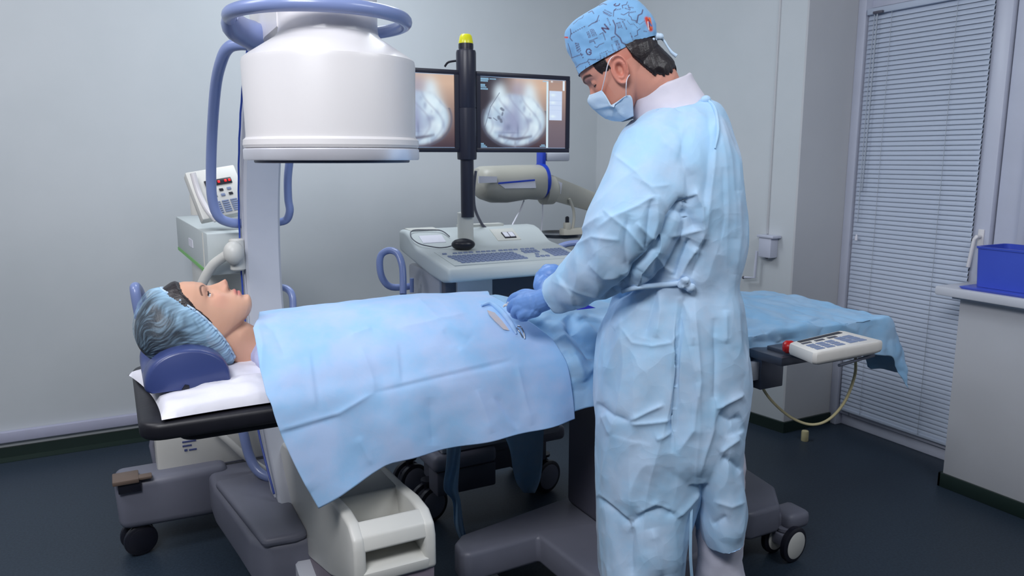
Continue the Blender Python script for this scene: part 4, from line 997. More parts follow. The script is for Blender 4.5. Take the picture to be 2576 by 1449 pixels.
def ear_g(R, O, sc, side, x=.0, z=-.012, tilt=.15, sx=.017, sz=.031, out=.35):
    """auricle: rim, groove, bowl, lobe"""
    rings = []; n = 48
    rho = np.linspace(0, 1, 16)
    hh = np.interp(rho, [0, .22, .38, .50, .62, .74, .86, .95, 1.0], [-.011, -.009, .001, .0080, .0060, .0020, .0095, .0100, .0055])
    for r_, h in zip(rho, hh):
        ring = []
        for k in range(n):
            a = 2 * PI * k / n
            px_ = math.cos(a) * sx * (1 + .12 * math.sin(a)) ; pz = math.sin(a) * sz
            lob = 1 if math.sin(a) > -.6 else .75
            h2 = h * lob if r_ > .2 else h
            if math.cos(a) > .35 and abs(math.sin(a)) < .8: h2 = h2 * .35 + .002 * (r_ > .5)       # opens forward to the cheek
            p = Vector((px_ * max(r_, .02) , 0, pz * max(r_, .02))); 
            q = Vector((p.x * math.cos(tilt) - p.z * math.sin(tilt), 0, p.x * math.sin(tilt) + p.z * math.cos(tilt)))
            y = .0735 + h2 + max(0, -q.x) * out + .003
            ring.append(Vector(O) + R @ (Vector((x + q.x, side * y, z + q.z)) * sc))
        rings.append(ring)
    back = [[p + (R @ Vector((.003, -side * d1, 0))) * 1 for p in [Vector(O) + R @ (Vector((0, 0, 0))) * 0 + (c - Vector(O)) * 1.0 for c in rings[-1]]] for d1 in (.004, .009, .016)]
    back = [[(Vector(c) * (1 - f) + (Vector(O) + R @ (Vector((x + .004, side * .070, z)) * sc)) * f) for c in b] for b, f in zip(back, (.03, .2, .45))]
    return rings + back
def local(V, R, O, sc):
    A = np.array(R); return ((V - np.array(O)) @ A) / sc
def skin_colour(L, female):
    x, y, z = L[:, 0], np.abs(L[:, 1]), L[:, 2]
    base = np.array([222, 172, 146]) if female else np.array([210, 150, 132])
    C = np.tile(base.astype(float), (len(L), 1))
    def mx(c, a):
        nonlocal C
        C = C * (1 - a[:, None]) + np.array(c, float) * a[:, None]
    fr = (x > .05).astype(float)
    mx((228, 168, 146) if female else (206, 132, 112), gs(y, .046, .022) * gs(z, -.022, .022) * fr * .7)
    mx((214, 150, 132) if female else (196, 126, 112), gs(y, .0, .016) * gs(z, -.033, .01) * fr * .6)
    mx((196, 112, 108) if female else (170, 104, 96), np.exp(-(y / .0225) ** 6) * (gs(z, -.0585, .0042) + gs(z, -.069, .0045)).clip(0, 1) * (x > .08))
    mx((96, 42, 42), np.exp(-(y / .0215) ** 6) * gs(z, -.0637, .0012) * (x > .08) * .9)
    bz = .0225 + .006 * np.clip(1 - ((y - .034) / .016) ** 2, -1, 1)
    br = np.exp(-((z - bz) / (.0022 if female else .0036)) ** 2) * (y > .012) * (y < (.050 if female else .052)) * fr
    mx((84, 58, 50) if female else (40, 30, 30), np.clip(br * 1.3, 0, 1) * .85)
    mx((60, 34, 30), gs(y, .0085, .0032) * gs(z, -.0425, .0024) * (x > .085) * .9)
    mx((150, 98, 86), gs(y, .0315, .017) * gs(z, .0125, .0028) * fr * .45)
    mx((200, 120, 104) if not female else (214, 150, 132), (y > .074).astype(float) * gs(z, -.012, .04) * (np.abs(x) < .045) * .6)
    C = C / 255
    return np.where(C <= .04045, C / 12.92, ((C + .055) / 1.055) ** 2.4)
def eyes(R, O, sc, parent, female):
    for s_ in (-1, 1):
        c = Vector(O) + R @ (Vector((.0668, s_ * .0315, .0045)) * sc)
        e = G().ball(c, .0118 * sc, n=28, m=20).build('eye', M['eye'], parent, 180)
        fwd = (R @ Vector((1, 0, .05 if female else -.5))).normalized()
        G().lathe([(.0058 * sc, .0098 * sc), (.0052 * sc, .0110 * sc), (.003 * sc, .0119 * sc), (.0004, .0122 * sc)], c, 20, fwd).build('iris', M['iris'], e, 180)
        # lashes
        pts = []
        el = .26 if female else -.56
        for a in np.linspace(-1.15, 1.15, 14): pts.append(Vector(O) + R @ ((Vector((.0675, s_ * .0315, .0045)) + Vector((math.cos(el) * math.cos(a), math.cos(el) * math.sin(a), math.sin(el))) * .0141) * sc))
        G().tube(pts, .0015 if female else .0010, 6).build('eyelashes', M['hair'], parent, 60)

# ---------------------------------------------------------------- patient
PF = Vector((.29, 0, .957)).normalized(); PU = Vector((-PF.z, 0, PF.x)); PL = PU.cross(PF)
RP3 = Matrix((PF, PL, PU)).transposed(); PO = Vector((.183, 2.02, .955)); PS = .98
g = head_g(RP3, PO, PS, True)
for sd in (-1, 1): g.loft(ear_g(RP3, PO, PS, sd, x=-.018, z=-.006, sx=.010, sz=.022, out=.10))
g.tube([PO + RP3 @ Vector((-.030, 0, -.020)), PO + RP3 @ Vector((-.030, 0, -.075)), (.315, 2.02, .862), (.37, 2.02, .860), (.43, 2.02, .86)], [.060, .053, .053, .062, .085], 40, smooth=6)
Vh, fh = remesh(g, .0021, 3, .5)
g = G()      # shoulders, trunk, arms and legs lying on the mattress
g.ball((.50, 2.02, .865), .16, .205, .062).ball((.66, 2.02, .87), .20, .17, .066).ball((.85, 2.02, .86), .18, .15, .060).ball((1.0, 2.02, .828), .13, .13, .030)
for s_ in (-1, 1):
    g.tube([(.42, 2.02 + s_ * .15, .85), (.66, 2.02 + s_ * .185, .835), (.85, 2.02 + s_ * .18, .822), (.93, 2.02 + s_ * .175, .818)], [.052, .036, .024, .018], 14, smooth=3)
    g.ball((.97, 2.02 + s_ * .175, .815), .045, .030, .014)
    g.tube([(1.02, 2.02 + s_ * .07, .828), (1.42, 2.02 + s_ * .065, .828), (1.80, 2.02 + s_ * .07, .812)], [.030, .036, .022], 16, smooth=4)
    g.tube([(1.80, 2.02 + s_ * .07, .805), (1.83, 2.02 + s_ * .075, .845)], [.026, .016], 12)
g.tube([(.33, 2.02, .860), (.40, 2.02, .862), (.50, 2.02, .865)], [.050, .070, .070], 24, smooth=4)
Vb, fb = remesh(g, .011, 2, .5)
pt = thing('person', 'patient lying face up under blue drapes, wearing a blue bouffant cap', 'person', (1.0, 2.02, .775))
nb = len(Vh); body = mesh_obj('body', np.vstack([Vh, Vb]), fh + [tuple(i + nb for i in f) for f in fb], M['skin'], pt, 180)
set_col(body, skin_colour(local(np.vstack([Vh, Vb]), RP3, PO, PS), True))
eyes(RP3, PO, PS, pt, True)
def shell(V, fs, w, name, mat, parent, smooth=180, thick=.001):
    """closed shell over faces where w>0, lifted by w along the normal"""
    N = normals(V, fs); keep = [f for f in fs if min(w[i] for i in f) > 0]
    used = sorted({i for f in keep for i in f}); idx = {i: k for k, i in enumerate(used)}
    A = V[used] + N[used] * w[used][:, None]; B = V[used] - N[used] * thick; n = len(used)
    F1 = [tuple(idx[i] for i in f) for f in keep]; F2 = [tuple(n + i for i in f[::-1]) for f in F1]
    ec = {}
    for f in F1:
        for k in range(len(f)):
            e = (f[k], f[(k + 1) % len(f)]); ec[e] = 1
    side = [(b, a, a + n, b + n) for (a, b) in ec if (b, a) not in ec]
    return mesh_obj(name, np.vstack([A, B]), F1 + F2 + side, mat, parent, smooth)
Lh = local(Vh, RP3, PO, PS)
# hair at the temples and hairline
Lm = Lh.copy(); Lm[:, 1] = -np.abs(Lm[:, 1]); PM = proj(np.array(PO) + (Lm * PS) @ np.array(RP3).T)
hl_ = np.clip((np.interp(PM[:, 1], [700, 741, 755, 776, 793, 810, 822, 830], [446, 462, 478, 494, 518, 534, 536, 520]) - PM[:, 0]) / 9, -1, 1)
streak = np.array([noise.noise(Vector((p[1] * 160 + p[0] * 120, p[0] * 20, p[2] * 30))) for p in Lh])
wv = np.where((hl_ + streak * .3 > 0) & (Lh[:, 2] > -.03) & (Lh[:, 0] > -.07), .0012 + .0055 * np.clip(hl_, 0, 1) + streak * .0006, -1)
shell(Vh, fh, wv, 'hair', M['hair'], pt)
def rows_loft(rows, n=96, expo=2.3, fwd=None, conv=None):
    """rows: (left px,py, right px,py, half depth, plane value)"""
    rings = []
    for (lx, ly, rx, ry, b, pv) in rows:
        A = conv(lx, ly, pv); B = conv(rx, ry, pv); c = (A + B) / 2; h = (B - A) / 2; ring = []
        for k in range(n):
            a = 2 * PI * k / n; ca, sa = math.cos(a), math.sin(a)
            ring.append(c + h * np.sign(ca) * abs(ca) ** (2 / expo) + fwd * b * np.sign(sa) * abs(sa) ** (2 / expo))
        rings.append(ring)
    return rings
def resample_rows(rows, n): return [tuple(r) for r in catmull(rows, n)]
Yf = np.array([0, 1.0, 0])
caprows = [(408, 728, 590, 903, .078, 2.02), (396, 726, 580, 916, .090, 2.02), (372, 733, 548, 924, .100, 2.02), (350, 758, 500, 928, .104, 2.02), (337, 795, 440, 920, .098, 2.02), (335, 835, 395, 908, .070, 2.02), (343, 862, 368, 893, .035, 2.02), (350, 874, 358, 884, .01, 2.02)]
def hair_rows(k):
    out = []
    for r in caprows:
        cx, cy = (r[0] + r[2]) / 2, (r[1] + r[3]) / 2; out.append((cx + (r[0] - cx) * k, cy + (r[1] - cy) * k, cx + (r[2] - cx) * k, cy + (r[3] - cy) * k, r[4] * k, r[5]))
    return out
rr3 = rows_loft(resample_rows(hair_rows(.90)[1:], 26), 64, 2.1, Yf, atY)
gg = G().loft(rr3); gg.build('hair_bun', M['hair'], pt, 180)
NR, NC = 130, 420
rings = rows_loft(resample_rows(caprows, NR), NC, 2.1, Yf, atY)
CV = np.array([[tuple(p) for p in r] for r in rings])
bow = (np.sin(np.arange(NC) / NC * 2 * PI) ** 2)[None, :] * np.exp(-np.arange(NR) / NR / .35)[:, None] * .025
CV = CV + bow[..., None] * np.array([.72, 0, .69])
ang = np.arange(NC) / NC * 2 * PI; tt2 = np.arange(NR) / (NR - 1)
cen = CV.mean(1, keepdims=True); rad = CV - cen; rl = np.linalg.norm(rad, axis=2, keepdims=True); rad = rad / (rl + 1e-6)
pl = np.zeros((NR, NC))
for i in range(NR):
    for j in range(NC):
        a = ang[j]; p = Vector((math.cos(a) * 2.2, math.sin(a) * 2.2, tt2[i] * 1.6))
        pl[i, j] = .0016 * noise.noise(Vector((math.cos(a) * 16, math.sin(a) * 16, tt2[i] * 3.0))) + .004 * noise.noise(p * 2.4) + .0012 * noise.noise(Vector((math.cos(a) * 34, math.sin(a) * 34, tt2[i] * 5)))
        pl[i, j] += .0022 * math.sin(a * 95) * math.exp(-tt2[i] / .05)
env = np.minimum(1, rl[..., 0] / .04)
CV = CV + rad * (pl * env)[..., None]
mcap = bpy.data.materials.new('bouffant_nonwoven'); mcap.use_nodes = True
Nn = mcap.node_tree.nodes; Ll = mcap.node_tree.links; bb = Nn['Principled BSDF']; bb.inputs['Roughness'].default_value = .7; bb.inputs['Specular IOR Level'].default_value = .25
bb.inputs['Base Color'].default_value = lin((170, 208, 236)) + (1,)
ca = Nn.new('ShaderNodeAttribute'); ca.attribute_name = 'Cover'; Ll.new(ca.outputs['Fac'], bb.inputs['Alpha'])
tj, aj = np.meshgrid(tt2, ang, indexing='ij')
wisp = np.zeros((NR, NC))
for i in range(NR):
    for j in range(NC):
        a = ang[j]; wa = a + .25 * noise.noise(Vector((math.cos(a) * 2, math.sin(a) * 2, tt2[i] * 4)))
        wisp[i, j] = noise.noise(Vector((math.cos(wa) * 26, math.sin(wa) * 26, tt2[i] * 7 + 4))) + .6 * noise.noise(Vector((math.cos(wa) * 9, math.sin(wa) * 9, tt2[i] * 5)))
cover = np.interp(tj, [0, .04, .12, .3, .7, .9, 1], [.95, .86, .55, .14, .12, .24, .45]) + .34 * np.clip(wisp, -.3, 1) - 2.2 * np.clip(pl, -.01, .01) * 10 * .3
cover = np.clip(cover, .08, .96)
g = G(); g.loft([list(map(tuple, r)) for r in CV]); g.f = [f for f in g.f if len(f) == 4]
cp_ = g.build('bouffant_cap', mcap, pt, 180)
set_col(cp_, np.repeat(cover.reshape(-1, 1), 3, 1), 'Cover')
er = [tuple(CV[0, j] + rad[0, j] * (.001 + .0015 * math.sin(j * .9))) for j in range(0, NC, 3)]
G().tube(er + [er[0]], .0030, 8).build('elastic_edge', M['mask'], cp_, 60)
# lilac shirt at the shoulder
P_ = [atY(642, 868, 1.97), atY(640, 905, 1.92), atY(650, 940, 1.90), atY(690, 965, 1.92)]
g = G(); g.ball((.44, 2.0, .865), .155, .20, .070, 40, 24); g.ball((.375, 1.925, .866), .088, .085, .055, 30, 18); Vs, fs_ = remesh(g, .006, 2); Vs = Vs + normals(Vs, fs_) * (fbm(Vs, 22, 3, 4) * .004)[:, None]
mesh_obj('shirt', Vs, fs_, M['lilac'], pt, 180)

# ---------------------------------------------------------------- surgeon
yw = math.radians(12); pt_ = math.radians(36)
hv = Vector(tuple(-RT * math.cos(yw) + FH * math.sin(yw))); Zv = Vector((0, 0, 1))
SF = hv * math.cos(pt_) - Zv * math.sin(pt_); SU = hv * math.sin(pt_) + Zv * math.cos(pt_); SLf = SU.cross(SF)
RS = Matrix((SF, SLf, SU)).transposed(); SS = 1.0
SO = Vector(tuple(atD(1555, 176, 1.885))) - RS @ (Vector((.010, .080, -.012)) * SS)
def sloc(px, py, yl):
    """point of the head's own frame seen at a pixel, on its plane y = yl"""
    n = np.array(SLf); o_ = np.array(SO) + n * yl * SS; d = ray(px, py); return CAM + d * ((o_ - CAM) @ n / (d @ n))
sg = thing('person', 'surgeon in pale blue gown, map print cap and face mask, bent over the patient', 'person', (1.30, 1.52, 0))
g = head_g(RS, SO, SS, False)
for sd in (-1, 1): g.loft(ear_g(RS, SO, SS, sd, x=.006, z=-.014, tilt=.28, sx=.021, sz=.036, out=.42))
nk = [SO + RS @ Vector((-.025, 0, -.02)), SO + RS @ Vector((-.040, 0, -.075)), Vector(atD(1655, 235, 1.965)), Vector(atD(1690, 290, 1.965)), Vector(atD(1700, 340, 1.965))]
g.tube(nk, [.068, .062, .062, .072, .09], 40, smooth=6)
Vh2, fh2 = remesh(g, .0021, 3, .5)
def q(px, py, d): return Vector(tuple(atD(px, py, d)))
g = G()
g.tube([q(1700, 330, 1.965), q(1700, 420, 1.96), q(1700, 560, 1.95), q(1695, 700, 1.95), q(1690, 820, 1.95)], [.10, .135, .135, .115, .13], 28, smooth=4)
g.tube([q(1660, 400, 1.83), q(1600, 620, 1.80), q(1400, 745, 1.93)], [.055, .045, .030], 16, smooth=4)
g.tube([q(1640, 400, 2.1), q(1540, 600, 2.14), q(1410, 712, 2.18)], [.055, .042, .030], 16, smooth=4)
for ax_, ay_ in ((1805, 1.90), (1625, 2.0)):
    p1_, p2_, p3_ = atD(ax_ * .5 + 845, 830, (ay_ + 1.95) / 2), atD(ax_, 1200, ay_), atD(ax_, 1449, ay_)
    g.tube([tuple(p1_), tuple(p2_), (p3_[0], p3_[1], .09)], [.085, .050, .036], 18, smooth=4)
Vb2, fb2 = remesh(g, .011, 2, .5)
nb = len(Vh2); sbody = mesh_obj('body', np.vstack([Vh2, Vb2]), fh2 + [tuple(i + nb for i in f) for f in fb2], M['skin'], sg, 180)
set_col(sbody, skin_colour(local(np.vstack([Vh2, Vb2]), RS, SO, SS), False))
eyes(RS, SO, SS, sg, False)
# hair below the cap, at the nape and the temple
Ls = local(Vh2, RS, SO, SS)
st_ = np.array([noise.noise(Vector((p[0] * 150 + p[2] * 60, p[1] * 190, p[2] * 14 - p[0] * 10))) for p in Ls])
hz_ = np.interp(Ls[:, 0], [-.14, -.11, -.075, -.050, -.035], [-.080, -.084, -.088, -.076, -.02])
e_ = np.clip((Ls[:, 2] - hz_ - st_ * .010) / .02, -1, 1)
xm = (Ls[:, 2] < .026 + .153 * Ls[:, 0] + .008) & (Ls[:, 0] < -.034 + .25 * (Ls[:, 2] + .01).clip(-.1, 0)) & (np.abs(Ls[:, 1]) < .095)
wv = np.where(xm & (e_ > 0) & (Ls[:, 2] > -.10), .0015 + .0085 * np.clip(e_, 0, 1) ** .8 * np.clip((.036 + .153 * Ls[:, 0] - Ls[:, 2]) / .02, .15, 1) + st_ * .0012, -1)
tm = (Ls[:, 0] > .020) & (Ls[:, 0] < .066) & (Ls[:, 2] > .004 + st_ * .006) & (Ls[:, 2] < .06) & (np.abs(Ls[:, 1]) > .062)
wv = np.where(tm, .0016 + st_ * .0008, wv)
shell(Vh2, fh2, wv, 'hair', M['hair'], sg)

# cap with map print
def L2(px, py, yl=0.0):
    p = sloc(px, py, yl) - np.array(SO); a = np.array(RS).T @ p; return a[0] / SS, a[2] / SS
front = [L2(*p) for p in ((1456, 192), (1440, 150), (1426, 118), (1421, 94), (1430, 74), (1450, 56), (1490, 32))]
backp = [L2(*p) for p in ((1652, 92), (1651, 72), (1645, 52), (1634, 30), (1615, 10), (1590, -3), (1560, -8))]
bw = [.081, .088, .091, .090, .083, .068, .040]
NR, NC = 170, 560
prof = catmull([(f[0], f[1], b[0], b[1], w_) for f, b, w_ in zip(front, backp, bw)], NR - 12)
rings = []
for fx, fz, bx, bz, w_ in prof:
    cx, cz = (fx + bx) / 2, (fz + bz) / 2; hx, hz2 = (fx - bx) / 2, (fz - bz) / 2; ring = []
    for j in range(NC):
        a = 2 * PI * j / NC; ca, sa = math.cos(a), math.sin(a); c2 = np.sign(ca) * abs(ca) ** .9
        ring.append((cx + hx * c2, w_ * np.sign(sa) * abs(sa) ** .85, cz + hz2 * c2))
    rings.append(ring)
last = np.array(rings[-1]); c0 = last.mean(0)
for k in range(1, 13):
    f = 1 - k / 12.3; rings.append([tuple(c0 + (p - c0) * f + np.array([0, 0, .006 * (1 - f * f)])) for p in last])
CL = np.array(rings)
dn = np.zeros(CL.shape[:2])
for i in range(NR):
    for j in range(0, NC): dn[i, j] = .0030 * noise.noise(Vector(CL[i, j] * 22)) + .0016 * noise.noise(Vector(CL[i, j] * 60 + 3))
cc = CL.mean(1, keepdims=True); rd = CL - cc; rd /= np.linalg.norm(rd, axis=2, keepdims=True) + 1e-6
CL = CL + rd * dn[..., None]
CW = np.array(SO) + (CL.reshape(-1, 3) * SS) @ np.array(RS).T
mscap = cloth_material('scrub_cap_cotton', (150, 190, 226), (140, 184, 222), .18)
mn = mscap.node_tree; at_ = mn.nodes.new('ShaderNodeAttribute'); at_.attribute_name = 'Col'; b_ = mn.nodes['Principled BSDF']
mn.links.new(at_.outputs['Color'], b_.inputs['Base Color'])
fsq = []
for i in range(NR - 1):
    for j in range(NC): fsq.append((i * NC + j, i * NC + (j + 1) % NC, (i + 1) * NC + (j + 1) % NC, (i + 1) * NC + j))
fsq.append(tuple((NR - 1) * NC + j for j in range(NC)))
sc_ = mesh_obj('scrub_cap', CW, fsq, mscap, sg, 180)
# print is laid out on one side panel and mirrored onto the other
CM = CL.copy().reshape(-1, 3); CM[:, 1] = np.abs(CM[:, 1])
PW = proj(np.array(SO) + (CM * SS) @ np.array(RS).T); PC = (PW - np.array([1380, 0])) * 4.39
col = np.tile(np.array(lin((128, 178, 222))), (len(CW), 1)); ink = np.array(lin((78, 34, 70)))
def paint(pts, wd, c=ink, a=.85, dash=0):
    global col
    P = np.array(pts, float); lo, hi = P.min(0) - wd * 2, P.max(0) + wd * 2
    m = np.where((PC[:, 0] > lo[0]) & (PC[:, 0] < hi[0]) & (PC[:, 1] > lo[1]) & (PC[:, 1] < hi[1]))[0]
    if not len(m): return
    d, t, _ = poly_dist(PC[m], pts); al_ = np.clip(1.5 - d / (wd * 1.05 + .8), 0, 1) * a
    if dash: L_ = np.linalg.norm(np.diff(P, axis=0), axis=1).sum(); al_ = al_ * ((t * L_ % dash) < dash * .62)
    col[m] = col[m] * (1 - al_[:, None]) + np.array(c) * al_[:, None]
for pts, wd, ds in (([(712, 225), (740, 285), (735, 370), (790, 420), (810, 470), (860, 495), (960, 510), (1000, 525), (1050, 480), (1090, 430)], 6, 0), ([(1040, 110), (1030, 150), (990, 170), (975, 250)], 5.5, 0),
    ([(240, 320), (247, 370), (235, 420), (262, 452)], 3.5, 0), ([(440, 290), (480, 260), (530, 240), (555, 170)], 3.5, 0), ([(250, 375), (300, 345), (400, 292)], 4, 26), ([(385, 175), (370, 200), (330, 215), (270, 270)], 3, 14),
    ([(800, 155), (830, 165), (890, 130), (885, 170), (910, 190), (920, 220), (970, 230)], 3, 0), ([(255, 640), (340, 608), (380, 600)], 3, 0), ([(300, 750), (340, 712), (430, 682), (440, 655), (490, 660), (520, 655)], 3.2, 0), ([(540, 662), (600, 652), (612, 640)], 3, 0),
    ([(575, 645), (570, 592), (630, 570), (650, 558), (670, 575), (700, 570)], 3, 22), ([(950, 402), (985, 385), (980, 340), (1012, 318)], 3, 0), ([(450, 455), (540, 418)], 3, 0), ([(452, 470), (500, 450), (515, 482)], 3, 0), ([(510, 515), (535, 525), (560, 495), (610, 475)], 3, 0),
    ([(565, 380), (600, 360), (615, 400), (626, 442)], 3, 0), ([(700, 440), (695, 415), (732, 403)], 4, 0), ([(820, 90), (812, 60), (860, 50), (870, 20)], 3, 0), ([(735, 555), (748, 600)], 3, 0), ([(300, 755), (320, 800), (345, 830)], 3, 0), ([(215, 480), (240, 560), (258, 640)], 2.5, 0),
    ([(960, 240), (1010, 270), (1060, 230)], 2.5, 16), ([(870, 230), (900, 270), (940, 265), (985, 310)], 2.5, 16), ([(440, 140), (480, 120), (500, 150)], 3, 0), ([(560, 60), (600, 40), (640, 50)], 3, 0), ([(715, 180), (720, 120), (745, 95)], 3, 0), ([(410, 735), (412, 765)], 2.5, 0)):
    paint(pts, wd, ink, .8, ds)
for pts in ([(425, 360), (447, 412)], [(440, 352), (462, 406)], [(462, 332), (490, 405)], [(478, 326), (508, 400)], [(495, 328), (525, 386)], [(752, 258), (776, 316)], [(768, 254), (792, 312)], [(785, 248), (810, 306)], [(820, 238), (862, 320)],
            [(298, 478), (322, 580)], [(312, 480), (336, 572)], [(328, 482), (352, 566)], [(355, 590), (385, 645)], [(735, 458), (772, 552)], [(750, 455), (790, 548)], [(762, 452), (800, 542)], [(700, 498), (716, 560)], [(826, 545), (845, 598)], [(850, 535), (880, 592)], [(905, 368), (962, 522)],
            [(640, 588), (652, 655)], [(614, 630), (642, 698)], [(443, 688), (482, 778)], [(484, 718), (512, 776)], [(606, 128), (690, 172)], [(622, 112), (700, 150)], [(612, 142), (676, 178)], [(848, 92), (905, 112)], [(888, 84), (940, 84)], [(905, 138), (965, 128)], [(728, 112), (792, 100)], [(650, 205), (680, 275)], [(765, 205), (840, 220)], [(560, 725), (572, 755)], [(1055, 345), (1090, 350)], [(520, 240), (560, 225)], [(880, 60), (900, 110)]):
    paint(pts, 5.5, ink, .75, 9)
gp_ = [(470, 560), (450, 540), (425, 545), (415, 570), (430, 600), (455, 605), (470, 590), (468, 575), (448, 578)]
paint(gp_, 5, ink, .95)
paint([(740, 42), (722, 55), (740, 66), (775, 60), (785, 42)], 4.5, ink, .9)
for a_, b2 in (((588, 310), (628, 358)), ((590, 308), (662, 322)), ((618, 268), (664, 322))): paint([a_, b2], 6, ink, .95)
RED = np.array(lin((214, 70, 44))); WHT = np.array(lin((230, 225, 225))); BLU = np.array(lin((70, 120, 190)))
paint([(172, 412), (208, 414)], 8, RED, 1); paint([(1082, 205), (1100, 260), (1130, 325)], 20, RED, 1); paint([(1115, 205), (1135, 300)], 13, np.array(lin((225, 110, 60))), 1)
paint([(1095, 240), (1108, 325)], 4, WHT, 1); paint([(1112, 250), (1135, 285)], 8, BLU, 1); paint([(1100, 215), (1118, 240), (1112, 300)], 4, ink, .9)
set_col(sc_, col)
# cap ties
tie = G(); kn = Vector(sloc(1652, 92, .01))
tie.ball(kn, .012, .010, .009).ball(kn + Vector(tuple(RT * .008)), .010, .008, .008)
tie.build('cap_knot', mscap if False else M['mask'], sc_, 60)
G().tube([sloc(1655, 95, .0), sloc(1668, 100, .0), sloc(1680, 118, .0), sloc(1690, 132, .0), sloc(1702, 141, .0)], [.004, .003, .0026, .004, .005], 8, smooth=5).tube([kn, sloc(1648, 105, .02), sloc(1645, 118, .03)], [.003, .003, .002], 8, smooth=3).build('cap_tie', M['mask'], sc_, 60)
G().tube([sloc(1645, 98, .035), sloc(1628, 112, .055), sloc(1608, 122, .075)], [.0035, .0035, .003], 8, smooth=4).build('cap_tie', M['mask'], sc_, 60)

# face mask and ear loops
def lx(px, py, yl):
    p = np.array(RS).T @ (sloc(px, py, yl) - np.array(SO)); return (p[0], yl, p[2])
rowsC = [lx(1483, 240, 0), lx(1479, 256, 0), lx(1493, 274, 0), lx(1509, 288, 0), lx(1534, 302, 0), lx(1562, 304, 0)]
rowsS = [lx(1514, 227, .060), lx(1524, 240, .064), lx(1543, 263, .063), lx(1575, 241, .066), lx(1590, 247, .062), lx(1594, 292, .040)]
Cc = catmull(rowsC, 44); Sc = catmull(rowsS, 44); MV = []
nm = 61
for i in range(44):
    for j in range(nm):
        s = j / (nm - 1) * 2 - 1; a = abs(s)
        x = Cc[i][0] + (Sc[i][0] - Cc[i][0]) * a ** 2.0; z = Cc[i][2] + (Sc[i][2] - Cc[i][2]) * a ** 1.3; y = np.sign(s) * Sc[i][1] * (a ** .75)
        pleat = .0016 * (((i / 44 * 3) % 1) - .5) * (1 - a ** 4)
        fold = -.004 * math.exp(-((i - 17) / 2.5) ** 2) * a ** 2
        MV.append((x + pleat, y * (1 + fold * 3), z))
MW = np.array(SO) + (np.array(MV) * SS) @ np.array(RS).T
fm = grid_faces(44, nm); Nm = normals(MW, fm); ctr_ = np.array(SO); 
if ((MW - ctr_) * Nm).sum() < 0: fm = [f[::-1] for f in fm]; Nm = -Nm
MW = creases(MW, Nm, [([(1526, 228), (1545, 265), (1575, 297)], 4, .005, 'R'), ([(1545, 263), (1540, 295)], 4, .004, 'R'), ([(1560, 258), (1545, 266), (1530, 262)], 4, .004, 'R'), ([(1498, 262), (1530, 262), (1560, 280)], 4, -.002, 'r'), ([(1490, 250), (1520, 244)], 3, .0015, 'r')])
nmv = len(MW); ring_ed = [j for j in range(nm)] + [i * nm + nm - 1 for i in range(1, 44)] + [43 * nm + j for j in range(nm - 2, -1, -1)] + [i * nm for i in range(42, 0, -1)]
allf = fm + [tuple(nmv + k for k in f[::-1]) for f in fm] + [(ring_ed[k], ring_ed[(k + 1) % len(ring_ed)], nmv + ring_ed[(k + 1) % len(ring_ed)], nmv + ring_ed[k]) for k in range(len(ring_ed))]
msk = mesh_obj('face_mask', np.vstack([MW + Nm * .001, MW - Nm * .0006]), allf, M['mask'], sg, 180)
G().tube([sloc(1514, 227, .063), sloc(1522, 194, .082), sloc(1529, 162, .092), sloc(1537, 146, .088), sloc(1550, 138, .080)], .0011, 8, smooth=4).build('ear_loop', M['label'], msk, 60)
G().tube([sloc(1575, 242, .068), sloc(1575, 220, .088), sloc(1577, 200, .090), sloc(1584, 188, .088)], .0011, 8, smooth=4).build('ear_loop', M['label'], msk, 60)

# shirt collar
def conv_d(px, py, d): return atD(px, py, d)
crow = [(1600, 315, 1790, 262, .098, 1.965), (1592, 285, 1768, 238, .088, 1.965), (1590, 262, 1746, 205, .080, 1.965), (1591, 247, 1736, 186, .075, 1.965), (1594, 250, 1733, 190, .072, 1.965), (1598, 270, 1738, 215, .070, 1.965)]
cr = rows_loft(resample_rows(crow, 30), 90, 2.1, FH, conv_d)
g = G().loft(cr, cap=False); Vc = np.array(g.v); Nc = normals(Vc, g.f); Vc = Vc + Nc * (fbm(Vc, 16, 2, 3) * .004)[:, None]
mesh_obj('shirt_collar', Vc, g.f, M['shirt'], sg, 180)

# gown: one continuous skin of trunk, sleeves and skirt panels
grow = [(1600, 300, 1772, 246, .085, 1.965), (1590, 303, 1798, 262, .115, 1.965), (1565, 330, 1822, 300, .160, 1.96), (1548, 372, 1840, 360, .190, 1.955), (1535, 430, 1856, 430, .205, 1.95), (1530, 500, 1868, 500, .205, 1.95), (1535, 590, 1877, 590, .19, 1.95),
        (1548, 660, 1868, 660, .175, 1.95), (1552, 715, 1858, 710, .165, 1.95), (1535, 770, 1864, 760, .175, 1.95), (1512, 830, 1868, 830, .19, 1.95), (1499, 900, 1872, 900, .20, 1.95), (1494, 1000, 1870, 1000, .20, 1.95),
        (1497, 1100, 1854, 1100, .20, 1.95), (1510, 1150, 1830, 1150, .185, 1.95)]
g = G(); g.loft(rows_loft(resample_rows(grow, 90), 100, 2.35, FH, conv_d))
lrow = [(1496, 1050, 1790, 1050, .195, 1.95), (1497, 1120, 1775, 1120, .197, 1.95), (1500, 1200, 1757, 1200, .195, 1.95), (1503, 1260, 1742, 1260, .195, 1.95), (1504, 1330, 1724, 1330, .195, 1.95), (1506, 1400, 1712, 1400, .195, 1.95), (1508, 1449, 1704, 1449, .195, 1.95), (1510, 1500, 1697, 1500, .195, 1.95)]
